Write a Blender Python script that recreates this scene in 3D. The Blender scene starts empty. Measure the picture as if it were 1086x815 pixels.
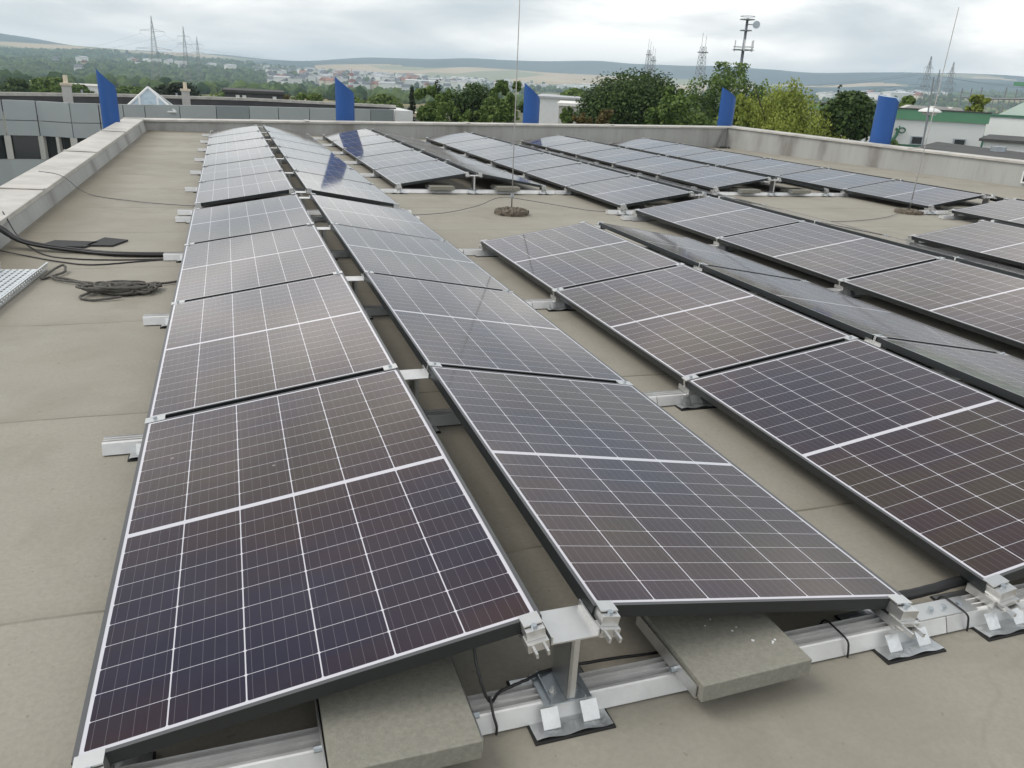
import bpy, math, random
from mathutils import Vector, Matrix, noise as mnoise
random.seed(7)
R = math.radians
S = bpy.context.scene
C = S.collection

# ------------------------------------------------------------------ camera
CAM = Vector((0.3935, -1.426, 1.4586))
CR = Vector((0.9455132, -0.32156215, 0.05101544))
CU = Vector((0.06963733, 0.35279586, 0.93310542))
CF = Vector((0.31804942, 0.87871091, -0.35596587))
FPX = 835.31
cd = bpy.data.cameras.new('camera'); cam = bpy.data.objects.new('camera', cd); C.objects.link(cam)
cd.sensor_width = 36; cd.lens = FPX / 1086 * 36; cd.clip_start = 0.02; cd.clip_end = 30000
M = Matrix((CR, CU, -CF)).transposed().to_4x4(); M.translation = CAM
cam.matrix_world = M
S.camera = cam

# ------------------------------------------------------------------ light
SUN_EL, SUN_AZ = 52, -75          # azimuth measured from +Y towards +X
w = bpy.data.worlds.new('World'); S.world = w; w.use_nodes = True
nt = w.node_tree; nt.nodes.clear()
def N(t, kind, **kw):
    n = t.nodes.new(kind)
    for k, v in kw.items():
        if k.startswith('i_'): n.inputs[k[2:].replace('_', ' ')].default_value = v
        else: setattr(n, k, v)
    return n
out = N(nt, 'ShaderNodeOutputWorld')
sky = N(nt, 'ShaderNodeTexSky', sky_type='NISHITA', sun_disc=False, sun_elevation=R(SUN_EL), sun_rotation=R(SUN_AZ), dust_density=2.0)
bgs = N(nt, 'ShaderNodeBackground'); bgs.inputs['Strength'].default_value = 0.11
nt.links.new(sky.outputs[0], bgs.inputs['Color'])
tc = N(nt, 'ShaderNodeTexCoord'); sep = N(nt, 'ShaderNodeSeparateXYZ'); nt.links.new(tc.outputs['Generated'], sep.inputs[0])
def wm(op, a, b=None, c=None):
    m = N(nt, 'ShaderNodeMath', operation=op)
    for i, v in enumerate((a, b, c)):
        if v is None: continue
        if isinstance(v, (int, float)): m.inputs[i].default_value = v
        else: nt.links.new(v, m.inputs[i])
    return m.outputs[0]
zc = wm('ADD', wm('MAXIMUM', sep.outputs[2], 0.0), 0.17)
px, py = wm('DIVIDE', sep.outputs[0], zc), wm('DIVIDE', sep.outputs[1], zc)
cmb = N(nt, 'ShaderNodeCombineXYZ'); nt.links.new(px, cmb.inputs[0]); nt.links.new(py, cmb.inputs[1])
n1 = N(nt, 'ShaderNodeTexNoise'); n1.inputs['Scale'].default_value = 0.75; n1.inputs['Detail'].default_value = 9; n1.inputs['Roughness'].default_value = 0.5; n1.inputs['Distortion'].default_value = 0.25
nt.links.new(cmb.outputs[0], n1.inputs['Vector'])
cr = N(nt, 'ShaderNodeValToRGB'); e = cr.color_ramp.elements
e[0].position = 0.38; e[0].color = (0.40, 0.45, 0.485, 1); e[1].position = 0.59; e[1].color = (1.10, 1.07, 1.02, 1)
x = e.new(0.46); x.color = (0.56, 0.585, 0.595, 1); x = e.new(0.53); x.color = (0.82, 0.81, 0.79, 1)
nt.links.new(n1.outputs[0], cr.inputs[0])
# whiter towards the horizon
hz = N(nt, 'ShaderNodeMapRange'); hz.inputs[1].default_value = 0.0; hz.inputs[2].default_value = 0.10; hz.inputs[3].default_value = 0.5; hz.inputs[4].default_value = 0.0
nt.links.new(sep.outputs[2], hz.inputs[0])
mxc = N(nt, 'ShaderNodeMixRGB'); mxc.inputs[2].default_value = (1.14, 1.10, 1.05, 1)
nt.links.new(hz.outputs[0], mxc.inputs[0]); nt.links.new(cr.outputs[0], mxc.inputs[1])
bgc = N(nt, 'ShaderNodeBackground')
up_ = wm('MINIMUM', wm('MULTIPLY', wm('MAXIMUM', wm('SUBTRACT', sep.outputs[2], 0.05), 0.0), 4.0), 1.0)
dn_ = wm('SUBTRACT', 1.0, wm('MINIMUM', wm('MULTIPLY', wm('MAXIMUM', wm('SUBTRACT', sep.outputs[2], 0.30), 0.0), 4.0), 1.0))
glow = wm('ADD', wm('ADD', 0.80, wm('MULTIPLY', dn_, 0.20)), wm('MULTIPLY', wm('MULTIPLY', up_, dn_), 0.38))  # low sky band brightened to lift the panels' reflections, higher sky dimmed
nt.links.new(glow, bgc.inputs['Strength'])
nt.links.new(mxc.outputs[0], bgc.inputs['Color'])
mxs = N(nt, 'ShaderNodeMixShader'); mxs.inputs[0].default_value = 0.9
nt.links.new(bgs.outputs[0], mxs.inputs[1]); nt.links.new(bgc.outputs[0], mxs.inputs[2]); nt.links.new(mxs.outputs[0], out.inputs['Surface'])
sl = bpy.data.lights.new('sun', 'SUN'); sl.energy = 1.25; sl.angle = R(30); sl.color = (1, 0.95, 0.89)
so = bpy.data.objects.new('sun', sl); C.objects.link(so)
sd = Vector((math.sin(R(SUN_AZ)) * math.cos(R(SUN_EL)), math.cos(R(SUN_AZ)) * math.cos(R(SUN_EL)), math.sin(R(SUN_EL))))
so.rotation_euler = sd.to_track_quat('Z', 'Y').to_euler(); so.location = (0, 0, 30)
S.view_settings.view_transform = 'Standard'; S.view_settings.look = 'None'; S.view_settings.exposure = 0.5; S.view_settings.gamma = 1
S.cycles.max_bounces = 6; S.cycles.volume_bounces = 1; S.cycles.use_denoising = True
S.cycles.transparent_max_bounces = 8

# ------------------------------------------------------------------ helpers
class MB:
    def __init__(s): s.v = []; s.f = []; s.m = []; s.mat = 0
    def add(s, vs, fs):
        o = len(s.v); s.v += [tuple(v) for v in vs]
        for f in fs: s.f.append(tuple(i + o for i in f)); s.m.append(s.mat)
        return s
    def box(s, x0, x1, y0, y1, z0, z1, T=None):
        vs = [Vector((x, y, z)) for z in (z0, z1) for y in (y0, y1) for x in (x0, x1)]
        if T: vs = [T @ v for v in vs]
        return s.add(vs, [(0, 2, 3, 1), (4, 5, 7, 6), (0, 1, 5, 4), (2, 6, 7, 3), (0, 4, 6, 2), (1, 3, 7, 5)])
    def prism(s, poly, axis, a, b, T=None):
        # poly: 2-D points (counter clockwise), extruded along axis from a to b
        def mk(p, t):
            if axis == 'x': v = Vector((t, p[0], p[1]))
            elif axis == 'y': v = Vector((p[0], t, p[1]))
            else: v = Vector((p[0], p[1], t))
            return T @ v if T else v
        n = len(poly); vs = [mk(p, a) for p in poly] + [mk(p, b) for p in poly]
        fs = [(i, (i + 1) % n, n + (i + 1) % n, n + i) for i in range(n)] + [tuple(range(n - 1, -1, -1)), tuple(range(n, 2 * n))]
        if axis == 'y': fs = [f[::-1] for f in fs]
        return s.add(vs, fs)
    def tube(s, pts, r, k=6, r1=None, cap=True):
        pts = [Vector(p) for p in pts]; n = len(pts)
        r1 = r if r1 is None else r1; rings = []
        up = Vector((0, 0, 1)); prev = None
        for i, p in enumerate(pts):
            d = (pts[min(i + 1, n - 1)] - pts[max(i - 1, 0)])
            d = d.normalized() if d.length > 1e-9 else Vector((0, 0, 1))
            if prev is None:
                a = d.cross(up) if abs(d.z) < 0.95 else d.cross(Vector((1, 0, 0)))
            else:
                a = prev - d * prev.dot(d)
            a = a.normalized() if a.length > 1e-9 else d.orthogonal().normalized()
            prev = a
            b = d.cross(a); rr = r + (r1 - r) * i / max(1, n - 1)
            rings.append([p + (a * math.cos(t) + b * math.sin(t)) * rr for t in [2 * math.pi * j / k for j in range(k)]])
        vs = [v for q in rings for v in q]; fs = []
        for i in range(n - 1):
            for j in range(k):
                a0 = i * k + j; a1 = i * k + (j + 1) % k
                fs.append((a0, a0 + k, a1 + k, a1))
        if cap: fs += [tuple(range(k)), tuple(range((n - 1) * k + k - 1, (n - 1) * k - 1, -1))]
        return s.add(vs, fs)
    def quad(s, a, b, c, d): return s.add([a, b, c, d], [(0, 1, 2, 3)])
    def build(s, name, mat, parent=None, smooth=False, loc=None, bevel=0):
        me = bpy.data.meshes.new(name); me.from_pydata(s.v, [], s.f)
        for m in (mat if isinstance(mat, (list, tuple)) else [mat]): me.materials.append(m)
        if any(s.m): me.polygons.foreach_set('material_index', s.m)
        if smooth: me.polygons.foreach_set('use_smooth', [True] * len(me.polygons))
        me.update()
        o = bpy.data.objects.new(name, me); C.objects.link(o)
        if parent: o.parent = parent
        if loc: o.location = loc
        if bevel:
            b = o.modifiers.new('edge', 'BEVEL'); b.width = bevel; b.segments = 2; b.limit_method = 'ANGLE'
        return o
def tag(o, label=None, cat=None, group=None, kind=None):
    if label: o['label'] = label
    if cat: o['category'] = cat
    if group: o['group'] = group
    if kind: o['kind'] = kind
    return o
def empty(name, loc, rot=(0, 0, 0)):
    o = bpy.data.objects.new(name, None); C.objects.link(o); o.location = loc; o.rotation_euler = rot; o.empty_display_size = 0.1
    return o
def kids(o): return [c for c in bpy.data.objects if c.parent == o]
def dup(o, ks=None, parent=None):
    c = o.copy(); C.objects.link(c)
    if parent: c.parent = parent
    for k, sub in (ks or []): dup(k, sub, c)
    return c
def tree_of(o): return [(k, tree_of(k)) for k in kids(o)]
def ray(u, v):
    return CF + CR * ((u - 543) / FPX) - CU * ((v - 407.5) / FPX)
def far(u, v, d):          # a point seen at photo pixel u,v and d metres away (horizontally)
    r = ray(u, v); t = d / math.hypot(r.x, r.y); return CAM + r * t
def onz(u, v, z):
    r = ray(u, v); return CAM + r * ((z - CAM.z) / r.z)
ORD = ['zeroth', 'first', 'second', 'third', 'fourth', 'fifth', 'sixth', 'seventh', 'eighth', 'ninth', 'tenth']

# ------------------------------------------------------------------ materials
def newmat(name):
    m = bpy.data.materials.new(name); m.use_nodes = True
    t = m.node_tree; b = t.nodes['Principled BSDF']; return m, t, b
def mat(name, col, rough=0.6, metal=0.0, var=0.15, scale=6.0, bump=0.0, bscale=40.0, spec=0.5, obj=True):
    m, t, b = newmat(name)
    tcn = N(t, 'ShaderNodeTexCoord'); n = N(t, 'ShaderNodeTexNoise'); n.inputs['Scale'].default_value = scale; n.inputs['Detail'].default_value = 6; n.inputs['Roughness'].default_value = .6
    t.links.new(tcn.outputs['Object'], n.inputs['Vector'])
    r = N(t, 'ShaderNodeMapRange'); r.inputs[1].default_value = .3; r.inputs[2].default_value = .7; r.inputs[3].default_value = 1 - var; r.inputs[4].default_value = 1 + var
    t.links.new(n.outputs[0], r.inputs[0])
    mx = N(t, 'ShaderNodeVectorMath', operation='SCALE'); mx.inputs[0].default_value = col[:3]; t.links.new(r.outputs[0], mx.inputs['Scale'])
    t.links.new(mx.outputs[0], b.inputs['Base Color'])
    b.inputs['Roughness'].default_value = rough; b.inputs['Metallic'].default_value = metal; b.inputs['Specular IOR Level'].default_value = spec
    if bump:
        n2 = N(t, 'ShaderNodeTexNoise'); n2.inputs['Scale'].default_value = bscale; n2.inputs['Detail'].default_value = 4
        t.links.new(tcn.outputs['Object'], n2.inputs['Vector'])
        bp = N(t, 'ShaderNodeBump'); bp.inputs['Strength'].default_value = 0.6; bp.inputs['Distance'].default_value = bump
        t.links.new(n2.outputs[0], bp.inputs['Height']); t.links.new(bp.outputs[0], b.inputs['Normal'])
    return m
m_alu = mat('aluminium', (.66, .66, .65), .38, .9, .06, 14)
m_alu_dull = mat('mill_aluminium', (.70, .70, .69), .45, .5, .12, 9)
m_foil = mat('foil_pad', (.62, .64, .65), .32, .85, .12, 22, .004, 60)
m_steel = mat('galvanised_steel', (.42, .46, .49), .42, .8, .18, 18)
m_tray = mat('galvanised_tray', (.66, .69, .71), .35, .75, .1, 20)
m_frame = mat('anodised_frame', (.045, .05, .052), .38, .6, .05, 8)
m_frametop = mat('frame_top_lit', (.11, .112, .115), .4, .5, .05, 8)  # same anodised metal as the frame, lightened to stand for reflected sky
m_under = mat('panel_underside', (.03, .03, .032), .6)
m_conc = mat('concrete_paver', (.25, .245, .21), .97, 0, .13, 90, .003, 260, .1)
m_rubber = mat('black_rubber', (.018, .018, .018), .75)
m_cable = mat('cable_black', (.016, .016, .017), .45)
m_rope = mat('rope_grey', (.10, .095, .085), .9, 0, .35, 60, .003, 200)
m_mat = mat('rubber_mat', (.03, .03, .031), .8, 0, .2, 30)
m_blue = mat('blue_sheet', (.014, .085, .31), .42, 0, .05, 3)
m_white = mat('white_paint', (.72, .73, .73), .5, 0, .05, 2)
m_offwhite = mat('pale_render', (.52, .51, .48), .7, 0, .08, 1)
m_cladd = mat('grey_cladding', (.37, .40, .41), .45, .1, .05, .8)
m_cladd2 = mat('grey_cladding_dark', (.25, .28, .29), .45, .1, .05, .8)
m_darkroof = mat('dark_bitumen', (.065, .065, .065), .85, 0, .3, .6)
m_glassdark = mat('dark_window', (.02, .025, .028), .12, 0, .1, 2)
m_green = mat('green_band', (.10, .26, .15), .5, 0, .08, .4)
m_greendk = mat('green_trim', (.035, .13, .08), .5, 0, .05, 1)
m_ltgreen = mat('pale_green_sheet', (.50, .60, .54), .6, 0, .05, .5)
m_wallpale = mat('white_wall_panel', (.68, .70, .69), .6, 0, .05, .35)
m_pylon = mat('pylon_steel', (.24, .255, .27), .6, .2)
m_wire = mat('wire_grey', (.10, .11, .12), .6)
m_rod = mat('rod_alu', (.34, .33, .32), .5, .5)
m_trunk = mat('bark', (.07, .055, .04), .9, 0, .3, 6)
m_red = mat('red_paint', (.42, .12, .09), .6)
m_brown = mat('brown_brick', (.16, .08, .05), .8, 0, .2, 3)

# membrane roof
def roof_material():
    m, t, b = newmat('membrane_roof'); L = t.links
    g = N(t, 'ShaderNodeNewGeometry'); P = g.outputs['Position']
    def noise(sc, det=5, rough=.55, vec=P, dist=0):
        n = N(t, 'ShaderNodeTexNoise'); n.inputs['Scale'].default_value = sc; n.inputs['Detail'].default_value = det; n.inputs['Roughness'].default_value = rough; n.inputs['Distortion'].default_value = dist
        L.new(vec, n.inputs['Vector']); return n.outputs[0]
    def mr(x, a, bb, c, d):
        n = N(t, 'ShaderNodeMapRange'); n.interpolation_type = 'SMOOTHSTEP'
        for i, v in enumerate((a, bb, c, d)): n.inputs[i + 1].default_value = v
        L.new(x, n.inputs[0]); return n.outputs[0]
    def mth(op, a, bb=0.0):
        n = N(t, 'ShaderNodeMath', operation=op)
        for i, v in enumerate((a, bb)):
            if isinstance(v, (int, float)): n.inputs[i].default_value = v
            else: L.new(v, n.inputs[i])
        return n.outputs[0]
    def mix(f, a, c):
        n = N(t, 'ShaderNodeMixRGB')
        for i, v in ((0, f), (1, a), (2, c)):
            if isinstance(v, (int, float, tuple)): n.inputs[i].default_value = v
            else: L.new(v, n.inputs[i])
        return n.outputs[0]
    c = mix(mr(noise(.55, 6), .35, .65, 0, 1), (.325, .305, .258, 1), (.285, .266, .224, 1))
    c = mix(mth('MULTIPLY', mr(noise(1.7, 7, .6, dist=.6), .48, .7, 0, 1), .45), c, (.215, .20, .155, 1))
    c = mix(mth('MULTIPLY', mr(noise(5.5, 8, .65), .52, .75, 0, 1), .4), c, (.36, .345, .29, 1))
    c = mix(mth('MULTIPLY', mr(noise(60, 3, .7), .3, .75, 0, 1), .4), c, (.215, .205, .17, 1))
    c = mix(mth('MULTIPLY', mr(noise(28, 2, .6), .68, .74, 0, 1), .5), c, (.17, .155, .12, 1))
    # seams, one sheet overlapping the next roughly each metre and a half along Y
    sp = N(t, 'ShaderNodeSeparateXYZ'); L.new(P, sp.inputs[0])
    wob = mth('MULTIPLY', mth('SUBTRACT', noise(1.1, 3), .5), .09)
    yy = mth('ADD', mth('ADD', sp.outputs[1], wob), .05)
    fr = mth('FRACT', mth('DIVIDE', yy, 1.47))
    dd = mth('ABSOLUTE', mth('SUBTRACT', fr, .5))
    seam = mr(dd, 0.0, .007, 1, 0)
    lap = mr(mth('SUBTRACT', fr, .5), 0.0, .07, 1, 0); lap2 = mth('MULTIPLY', lap, mth('GREATER_THAN', fr, .5))
    c = mix(mth('MULTIPLY', lap2, .18), c, (.20, .185, .14, 1))
    c = mix(mth('MULTIPLY', seam, mr(noise(2.3, 4), .35, .6, .2, .8)), c, (.10, .09, .065, 1))
    # dirt washed up against the low parapet and along the back one
    wx = mth('ADD', sp.outputs[0], mth('MULTIPLY', noise(.9, 5), .35))
    c = mix(mth('MULTIPLY', mr(wx, -1.15, -.55, 1, 0), .75), c, (.155, .135, .095, 1))
    c = mix(mth('MULTIPLY', mr(sp.outputs[1], 18.9, 19.5, 0, 1), .6), c, (.13, .115, .08, 1))
    pn = noise(.8, 3, .5, dist=.4)
    ring = mr(mth('ABSOLUTE', mth('SUBTRACT', pn, .56)), 0.0, .012, 1, 0)
    c = mix(mth('MULTIPLY', ring, mr(noise(.6, 2), .5, .65, 0, .14)), c, (.15, .135, .10, 1))
    c = mix(mth('MULTIPLY', mr(pn, .56, .62, 0, 1), .14), c, (.22, .205, .165, 1))
    st = N(t, 'ShaderNodeMapping'); st.inputs['Scale'].default_value = (5, .7, 1); st.inputs['Rotation'].default_value = (0, 0, .9); L.new(P, st.inputs[0])
    c = mix(mr(noise(6, 5, .7, vec=st.outputs[0]), .66, .74, 0, .35), c, (.40, .385, .33, 1))
    v = N(t, 'ShaderNodeTexVoronoi'); v.inputs['Scale'].default_value = 5.5; L.new(P, v.inputs['Vector'])
    c = mix(mth('MULTIPLY', mr(v.outputs['Distance'], .012, .05, 1, 0), mr(noise(2, 2), .5, .6, 0, .6)), c, (.09, .08, .06, 1))
    L.new(c, b.inputs['Base Color'])
    L.new(mr(noise(1.3, 4), .3, .7, .62, .85), b.inputs['Roughness'])
    b.inputs['Specular IOR Level'].default_value = .35
    bp = N(t, 'ShaderNodeBump'); bp.inputs['Strength'].default_value = .5; bp.inputs['Distance'].default_value = .006
    h = mth('ADD', mth('MULTIPLY', noise(9, 5), 1.0), mth('ADD', mth('MULTIPLY', noise(90, 3), .25), mth('MULTIPLY', seam, -.6)))
    L.new(h, bp.inputs['Height']); L.new(bp.outputs[0], b.inputs['Normal'])
    return m
m_roof = roof_material()

def parapet_material():
    m, t, b = newmat('weathered_parapet'); L = t.links
    g = N(t, 'ShaderNodeNewGeometry')
    n = N(t, 'ShaderNodeTexNoise'); n.inputs['Scale'].default_value = 1.3; n.inputs['Detail'].default_value = 7
    mp = N(t, 'ShaderNodeMapping'); mp.inputs['Scale'].default_value = (1, 1, .35); L.new(g.outputs['Position'], mp.inputs[0]); L.new(mp.outputs[0], n.inputs['Vector'])
    r = N(t, 'ShaderNodeValToRGB'); e = r.color_ramp.elements
    e[0].position = .33; e[0].color = (.21, .20, .185, 1); e[1].position = .62; e[1].color = (.38, .385, .37, 1); x = e.new(.44); x.color = (.33, .33, .315, 1)
    L.new(n.outputs[0], r.inputs[0])
    n2 = N(t, 'ShaderNodeTexNoise'); n2.inputs['Scale'].default_value = 14; n2.inputs['Detail'].default_value = 6
    mp2 = N(t, 'ShaderNodeMapping'); mp2.inputs['Scale'].default_value = (1, 1, .12); L.new(g.outputs['Position'], mp2.inputs[0]); L.new(mp2.outputs[0], n2.inputs['Vector'])
    mr = N(t, 'ShaderNodeMapRange'); mr.inputs[1].default_value = .5; mr.inputs[2].default_value = .75; mr.inputs[3].default_value = 0; mr.inputs[4].default_value = .2; L.new(n2.outputs[0], mr.inputs[0])
    mx = N(t, 'ShaderNodeMixRGB'); mx.inputs[2].default_value = (.14, .13, .11, 1); L.new(mr.outputs[0], mx.inputs[0]); L.new(r.outputs[0], mx.inputs[1])
    L.new(mx.outputs[0], b.inputs['Base Color']); b.inputs['Roughness'].default_value = .7
    return m
m_par = parapet_material()
m_coping = mat('coping_sheet', (.47, .452, .415), .5, 0, .22, 2.6)

# solar cells
PW, PL, PH = 1.0292, 1.755, 0.035
FR = 0.011
def cell_material():
    m, t, b = newmat('half_cut_cells'); L = t.links
    tcn = N(t, 'ShaderNodeTexCoord'); sp = N(t, 'ShaderNodeSeparateXYZ'); L.new(tcn.outputs['Object'], sp.inputs[0])
    oi = N(t, 'ShaderNodeObjectInfo')
    def mth(op, a, bb=0.0, c=None, clamp=False):
        n = N(t, 'ShaderNodeMath', operation=op); n.use_clamp = clamp
        for i, v in enumerate((a, bb, c)):
            if v is None: continue
            if isinstance(v, (int, float)): n.inputs[i].default_value = v
            else: L.new(v, n.inputs[i])
        return n.outputs[0]
    def mix(f, a, c):
        n = N(t, 'ShaderNodeMixRGB')
        for i, v in ((0, f), (1, a), (2, c)):
            if isinstance(v, (int, float, tuple)): n.inputs[i].default_value = v
            else: L.new(v, n.inputs[i])
        return n.outputs[0]
    mx0 = FR + .008; cw = (PW - 2 * mx0) / 6
    my0 = FR + .010; mid = .010; ch = (PL / 2 - my0 - mid) / 10
    u = mth('DIVIDE', mth('SUBTRACT', sp.outputs[0], mx0), cw); fu = mth('FRACT', u)
    dcol = mth('MULTIPLY', mth('SUBTRACT', .5, mth('ABSOLUTE', mth('SUBTRACT', fu, .5))), cw)
    ya = mth('SUBTRACT', mth('ABSOLUTE', mth('SUBTRACT', sp.outputs[1], PL / 2)), mid)
    v = mth('DIVIDE', ya, ch); fv = mth('FRACT', v)
    drow = mth('MULTIPLY', mth('SUBTRACT', .5, mth('ABSOLUTE', mth('SUBTRACT', fv, .5))), ch)
    def lt(a, bb): return mth('LESS_THAN', a, bb)
    white = mth('MAXIMUM', lt(dcol, .0016), lt(drow, .0008))
    white = mth('MAXIMUM', white, lt(mth('ADD', dcol, drow), .0055))
    edge = mth('MAXIMUM', mth('MAXIMUM', lt(u, 0), mth('GREATER_THAN', u, 6)), mth('MAXIMUM', lt(ya, 0), mth('GREATER_THAN', v, 10)))
    white = mth('MAXIMUM', white, edge)
    bu = mth('FRACT', mth('MULTIPLY', fu, 6)); bus = lt(mth('MULTIPLY', mth('ABSOLUTE', mth('SUBTRACT', bu, .5)), cw / 6), .00055)
    # cell to cell tint, plus mottled sky reflections painted in as navy and brown
    cid = N(t, 'ShaderNodeCombineXYZ'); L.new(mth('FLOOR', u), cid.inputs[0]); L.new(mth('FLOOR', mth('DIVIDE', sp.outputs[1], ch)), cid.inputs[1]); L.new(mth('MULTIPLY', oi.outputs['Random'], 50), cid.inputs[2])
    wn = N(t, 'ShaderNodeTexWhiteNoise'); L.new(cid.outputs[0], wn.inputs['Vector'])
    off = N(t, 'ShaderNodeCombineXYZ'); L.new(mth('MULTIPLY', oi.outputs['Random'], 37), off.inputs[2])
    va = N(t, 'ShaderNodeVectorMath', operation='ADD'); L.new(tcn.outputs['Object'], va.inputs[0]); L.new(off.outputs[0], va.inputs[1])
    ns = N(t, 'ShaderNodeTexNoise'); ns.inputs['Scale'].default_value = 1.1; ns.inputs['Detail'].default_value = 2; L.new(va.outputs[0], ns.inputs['Vector'])
    tone = mth('ADD', mth('MULTIPLY', ns.outputs[0], .92), mth('MULTIPLY_ADD', wn.outputs[0], .08, .035))
    r = N(t, 'ShaderNodeValToRGB'); e = r.color_ramp.elements
    e[0].position = .32; e[0].color = (.006, .007, .026, 1); e[1].position = .68; e[1].color = (.026, .018, .010, 1)
    x = e.new(.45); x.color = (.012, .007, .020, 1); x = e.new(.56); x.color = (.022, .010, .014, 1)
    L.new(tone, r.inputs[0])
    c = mix(mth('MULTIPLY', bus, .28), r.outputs[0], (.30, .30, .32, 1))
    c = mix(white, c, (.56, .56, .61, 1))
    # faint dust on the glass
    nd = N(t, 'ShaderNodeTexNoise'); nd.inputs['Scale'].default_value = 11; nd.inputs['Detail'].default_value = 6; L.new(va.outputs[0], nd.inputs['Vector'])
    c = mix(mth('MULTIPLY', nd.outputs[0], .035), c, (.32, .30, .27, 1))
    vd = N(t, 'ShaderNodeTexVoronoi'); vd.inputs['Scale'].default_value = 4.5; L.new(va.outputs[0], vd.inputs['Vector'])
    dr_ = mth('MULTIPLY', lt(vd.outputs['Distance'], .028), mth('GREATER_THAN', ns.outputs[0], .53))
    c = mix(mth('MULTIPLY', dr_, .35), c, (.5, .49, .45, 1))
    L.new(c, b.inputs['Base Color'])
    b.inputs['Roughness'].default_value = .065; b.inputs['IOR'].default_value = 1.45
    b.inputs['Sheen Weight'].default_value = .10; b.inputs['Sheen Roughness'].default_value = .45; b.inputs['Sheen Tint'].default_value = (.9, .87, .84, 1)
    b.inputs['Specular Tint'].default_value = (1, .79, .74, 1)
    return m
m_cell = cell_material()

# foliage
def leaf_mat(name, c1, c2):
    m, t, b = newmat(name); L = t.links
    g = N(t, 'ShaderNodeNewGeometry'); n = N(t, 'ShaderNodeTexNoise'); n.inputs['Scale'].default_value = .55; n.inputs['Detail'].default_value = 5
    L.new(g.outputs['Position'], n.inputs['Vector'])
    ad = N(t, 'ShaderNodeMath', operation='MULTIPLY_ADD'); L.new(g.outputs['Random Per Island'], ad.inputs[0]); ad.inputs[1].default_value = .55; L.new(n.outputs[0], ad.inputs[2])
    mr = N(t, 'ShaderNodeMapRange'); mr.inputs[1].default_value = .4; mr.inputs[2].default_value = 1.1; L.new(ad.outputs[0], mr.inputs[0])
    mx = N(t, 'ShaderNodeMixRGB'); mx.inputs[1].default_value = (*c1, 1); mx.inputs[2].default_value = (*c2, 1); L.new(mr.outputs[0], mx.inputs[0])
    L.new(mx.outputs[0], b.inputs['Base Color']); b.inputs['Roughness'].default_value = .6; b.inputs['Specular IOR Level'].default_value = .25
    tr = N(t, 'ShaderNodeBsdfTranslucent'); L.new(mx.outputs[0], tr.inputs['Color'])
    ms = N(t, 'ShaderNodeMixShader'); ms.inputs[0].default_value = .3
    o = [q for q in t.nodes if q.type == 'OUTPUT_MATERIAL'][0]
    L.new(b.outputs[0], ms.inputs[1]); L.new(tr.outputs[0], ms.inputs[2]); L.new(ms.outputs[0], o.inputs['Surface'])
    return m
lf_dark = leaf_mat('leaves_dark', (.020, .042, .013), (.085, .14, .034))
lf_deep = leaf_mat('leaves_conifer', (.012, .024, .015), (.035, .055, .028))
lf_mid = leaf_mat('leaves_mid', (.05, .10, .024), (.17, .25, .055))
lf_bright = leaf_mat('leaves_bright', (.06, .11, .025), (.18, .25, .055))
lf_yellow = leaf_mat('leaves_yellow_green', (.13, .18, .03), (.36, .41, .08))
lf_olive = leaf_mat('leaves_olive', (.07, .065, .025), (.21, .16, .05))

# ------------------------------------------------------------------ terrain
COLS = [-600, 0, 130, 260, 400, 550, 700, 850, 960, 1086, 1700]
HOR = lambda u: 60 + (119 - 60) * u / 1086
RV = {1200: [22, 20, 18, 18, 18, 15, 14, 12, 10, 9, 9], 2200: [4, 4, 3, 4, 3, 5, 4, 0, -6, -9, -9],
      3500: [-3, -3, -5, -4, -3, 0, -3, -8, -14, -16, -16], 4500: [-14, -12, -11, -8, -9, -11, -14, -15, -21, -23, -22],
      5500: [-22, -20, -11, -11, -16, -25, -27, -26, -28, -28, -26]}
def az_u(az):   # photo column of an azimuth at the horizon, for interpolation only
    d = Vector((math.sin(az), math.cos(az), 0)); f = d.dot(CF)
    if f < .12: return None
    return 543 + FPX * d.dot(CR) / f
def lerp_col(vals, u):
    if u <= COLS[0]: return vals[0]
    for i in range(len(COLS) - 1):
        if u <= COLS[i + 1]:
            t = (u - COLS[i]) / (COLS[i + 1] - COLS[i]); t = t * t * (3 - 2 * t); return vals[i] + (vals[i + 1] - vals[i]) * t
    return vals[-1]
DS = [0, 60, 300, 1200, 2200, 3500, 4500, 5500, 6500, 9000]
def ground(x, y):
    d = math.hypot(x, y); az = math.atan2(x, y); u = az_u(az)
    if u is None: u = -600 if az < 0 and az > -2.2 else 1700
    u = max(-600, min(1700, u))
    zs = [-9, -9, -12] + [1.46 - lerp_col(RV[k], u) / FPX * k * .95 for k in (1200, 2200, 3500, 4500, 5500)]
    zs += [zs[-1] - 25, zs[-1] - 90]
    for i in range(len(DS) - 1):
        if d <= DS[i + 1]:
            t = (d - DS[i]) / (DS[i + 1] - DS[i]); t = t * t * (3 - 2 * t); z = zs[i] + (zs[i + 1] - zs[i]) * t; break
    else: z = zs[-1]
    if d > 500:
        k = min(1, (d - 500) / 3000)
        z += k * 22 * (mnoise.noise(Vector((x / 900, y / 900, 1.3)))) + k * 7 * mnoise.noise(Vector((x / 260, y / 260, 4.2)))
        if d > 4300: z += min(1, (d - 4300) / 900) * 26 * mnoise.noise(Vector((x / 700 + 3, y / 700, 8.1)))
    return z
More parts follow.
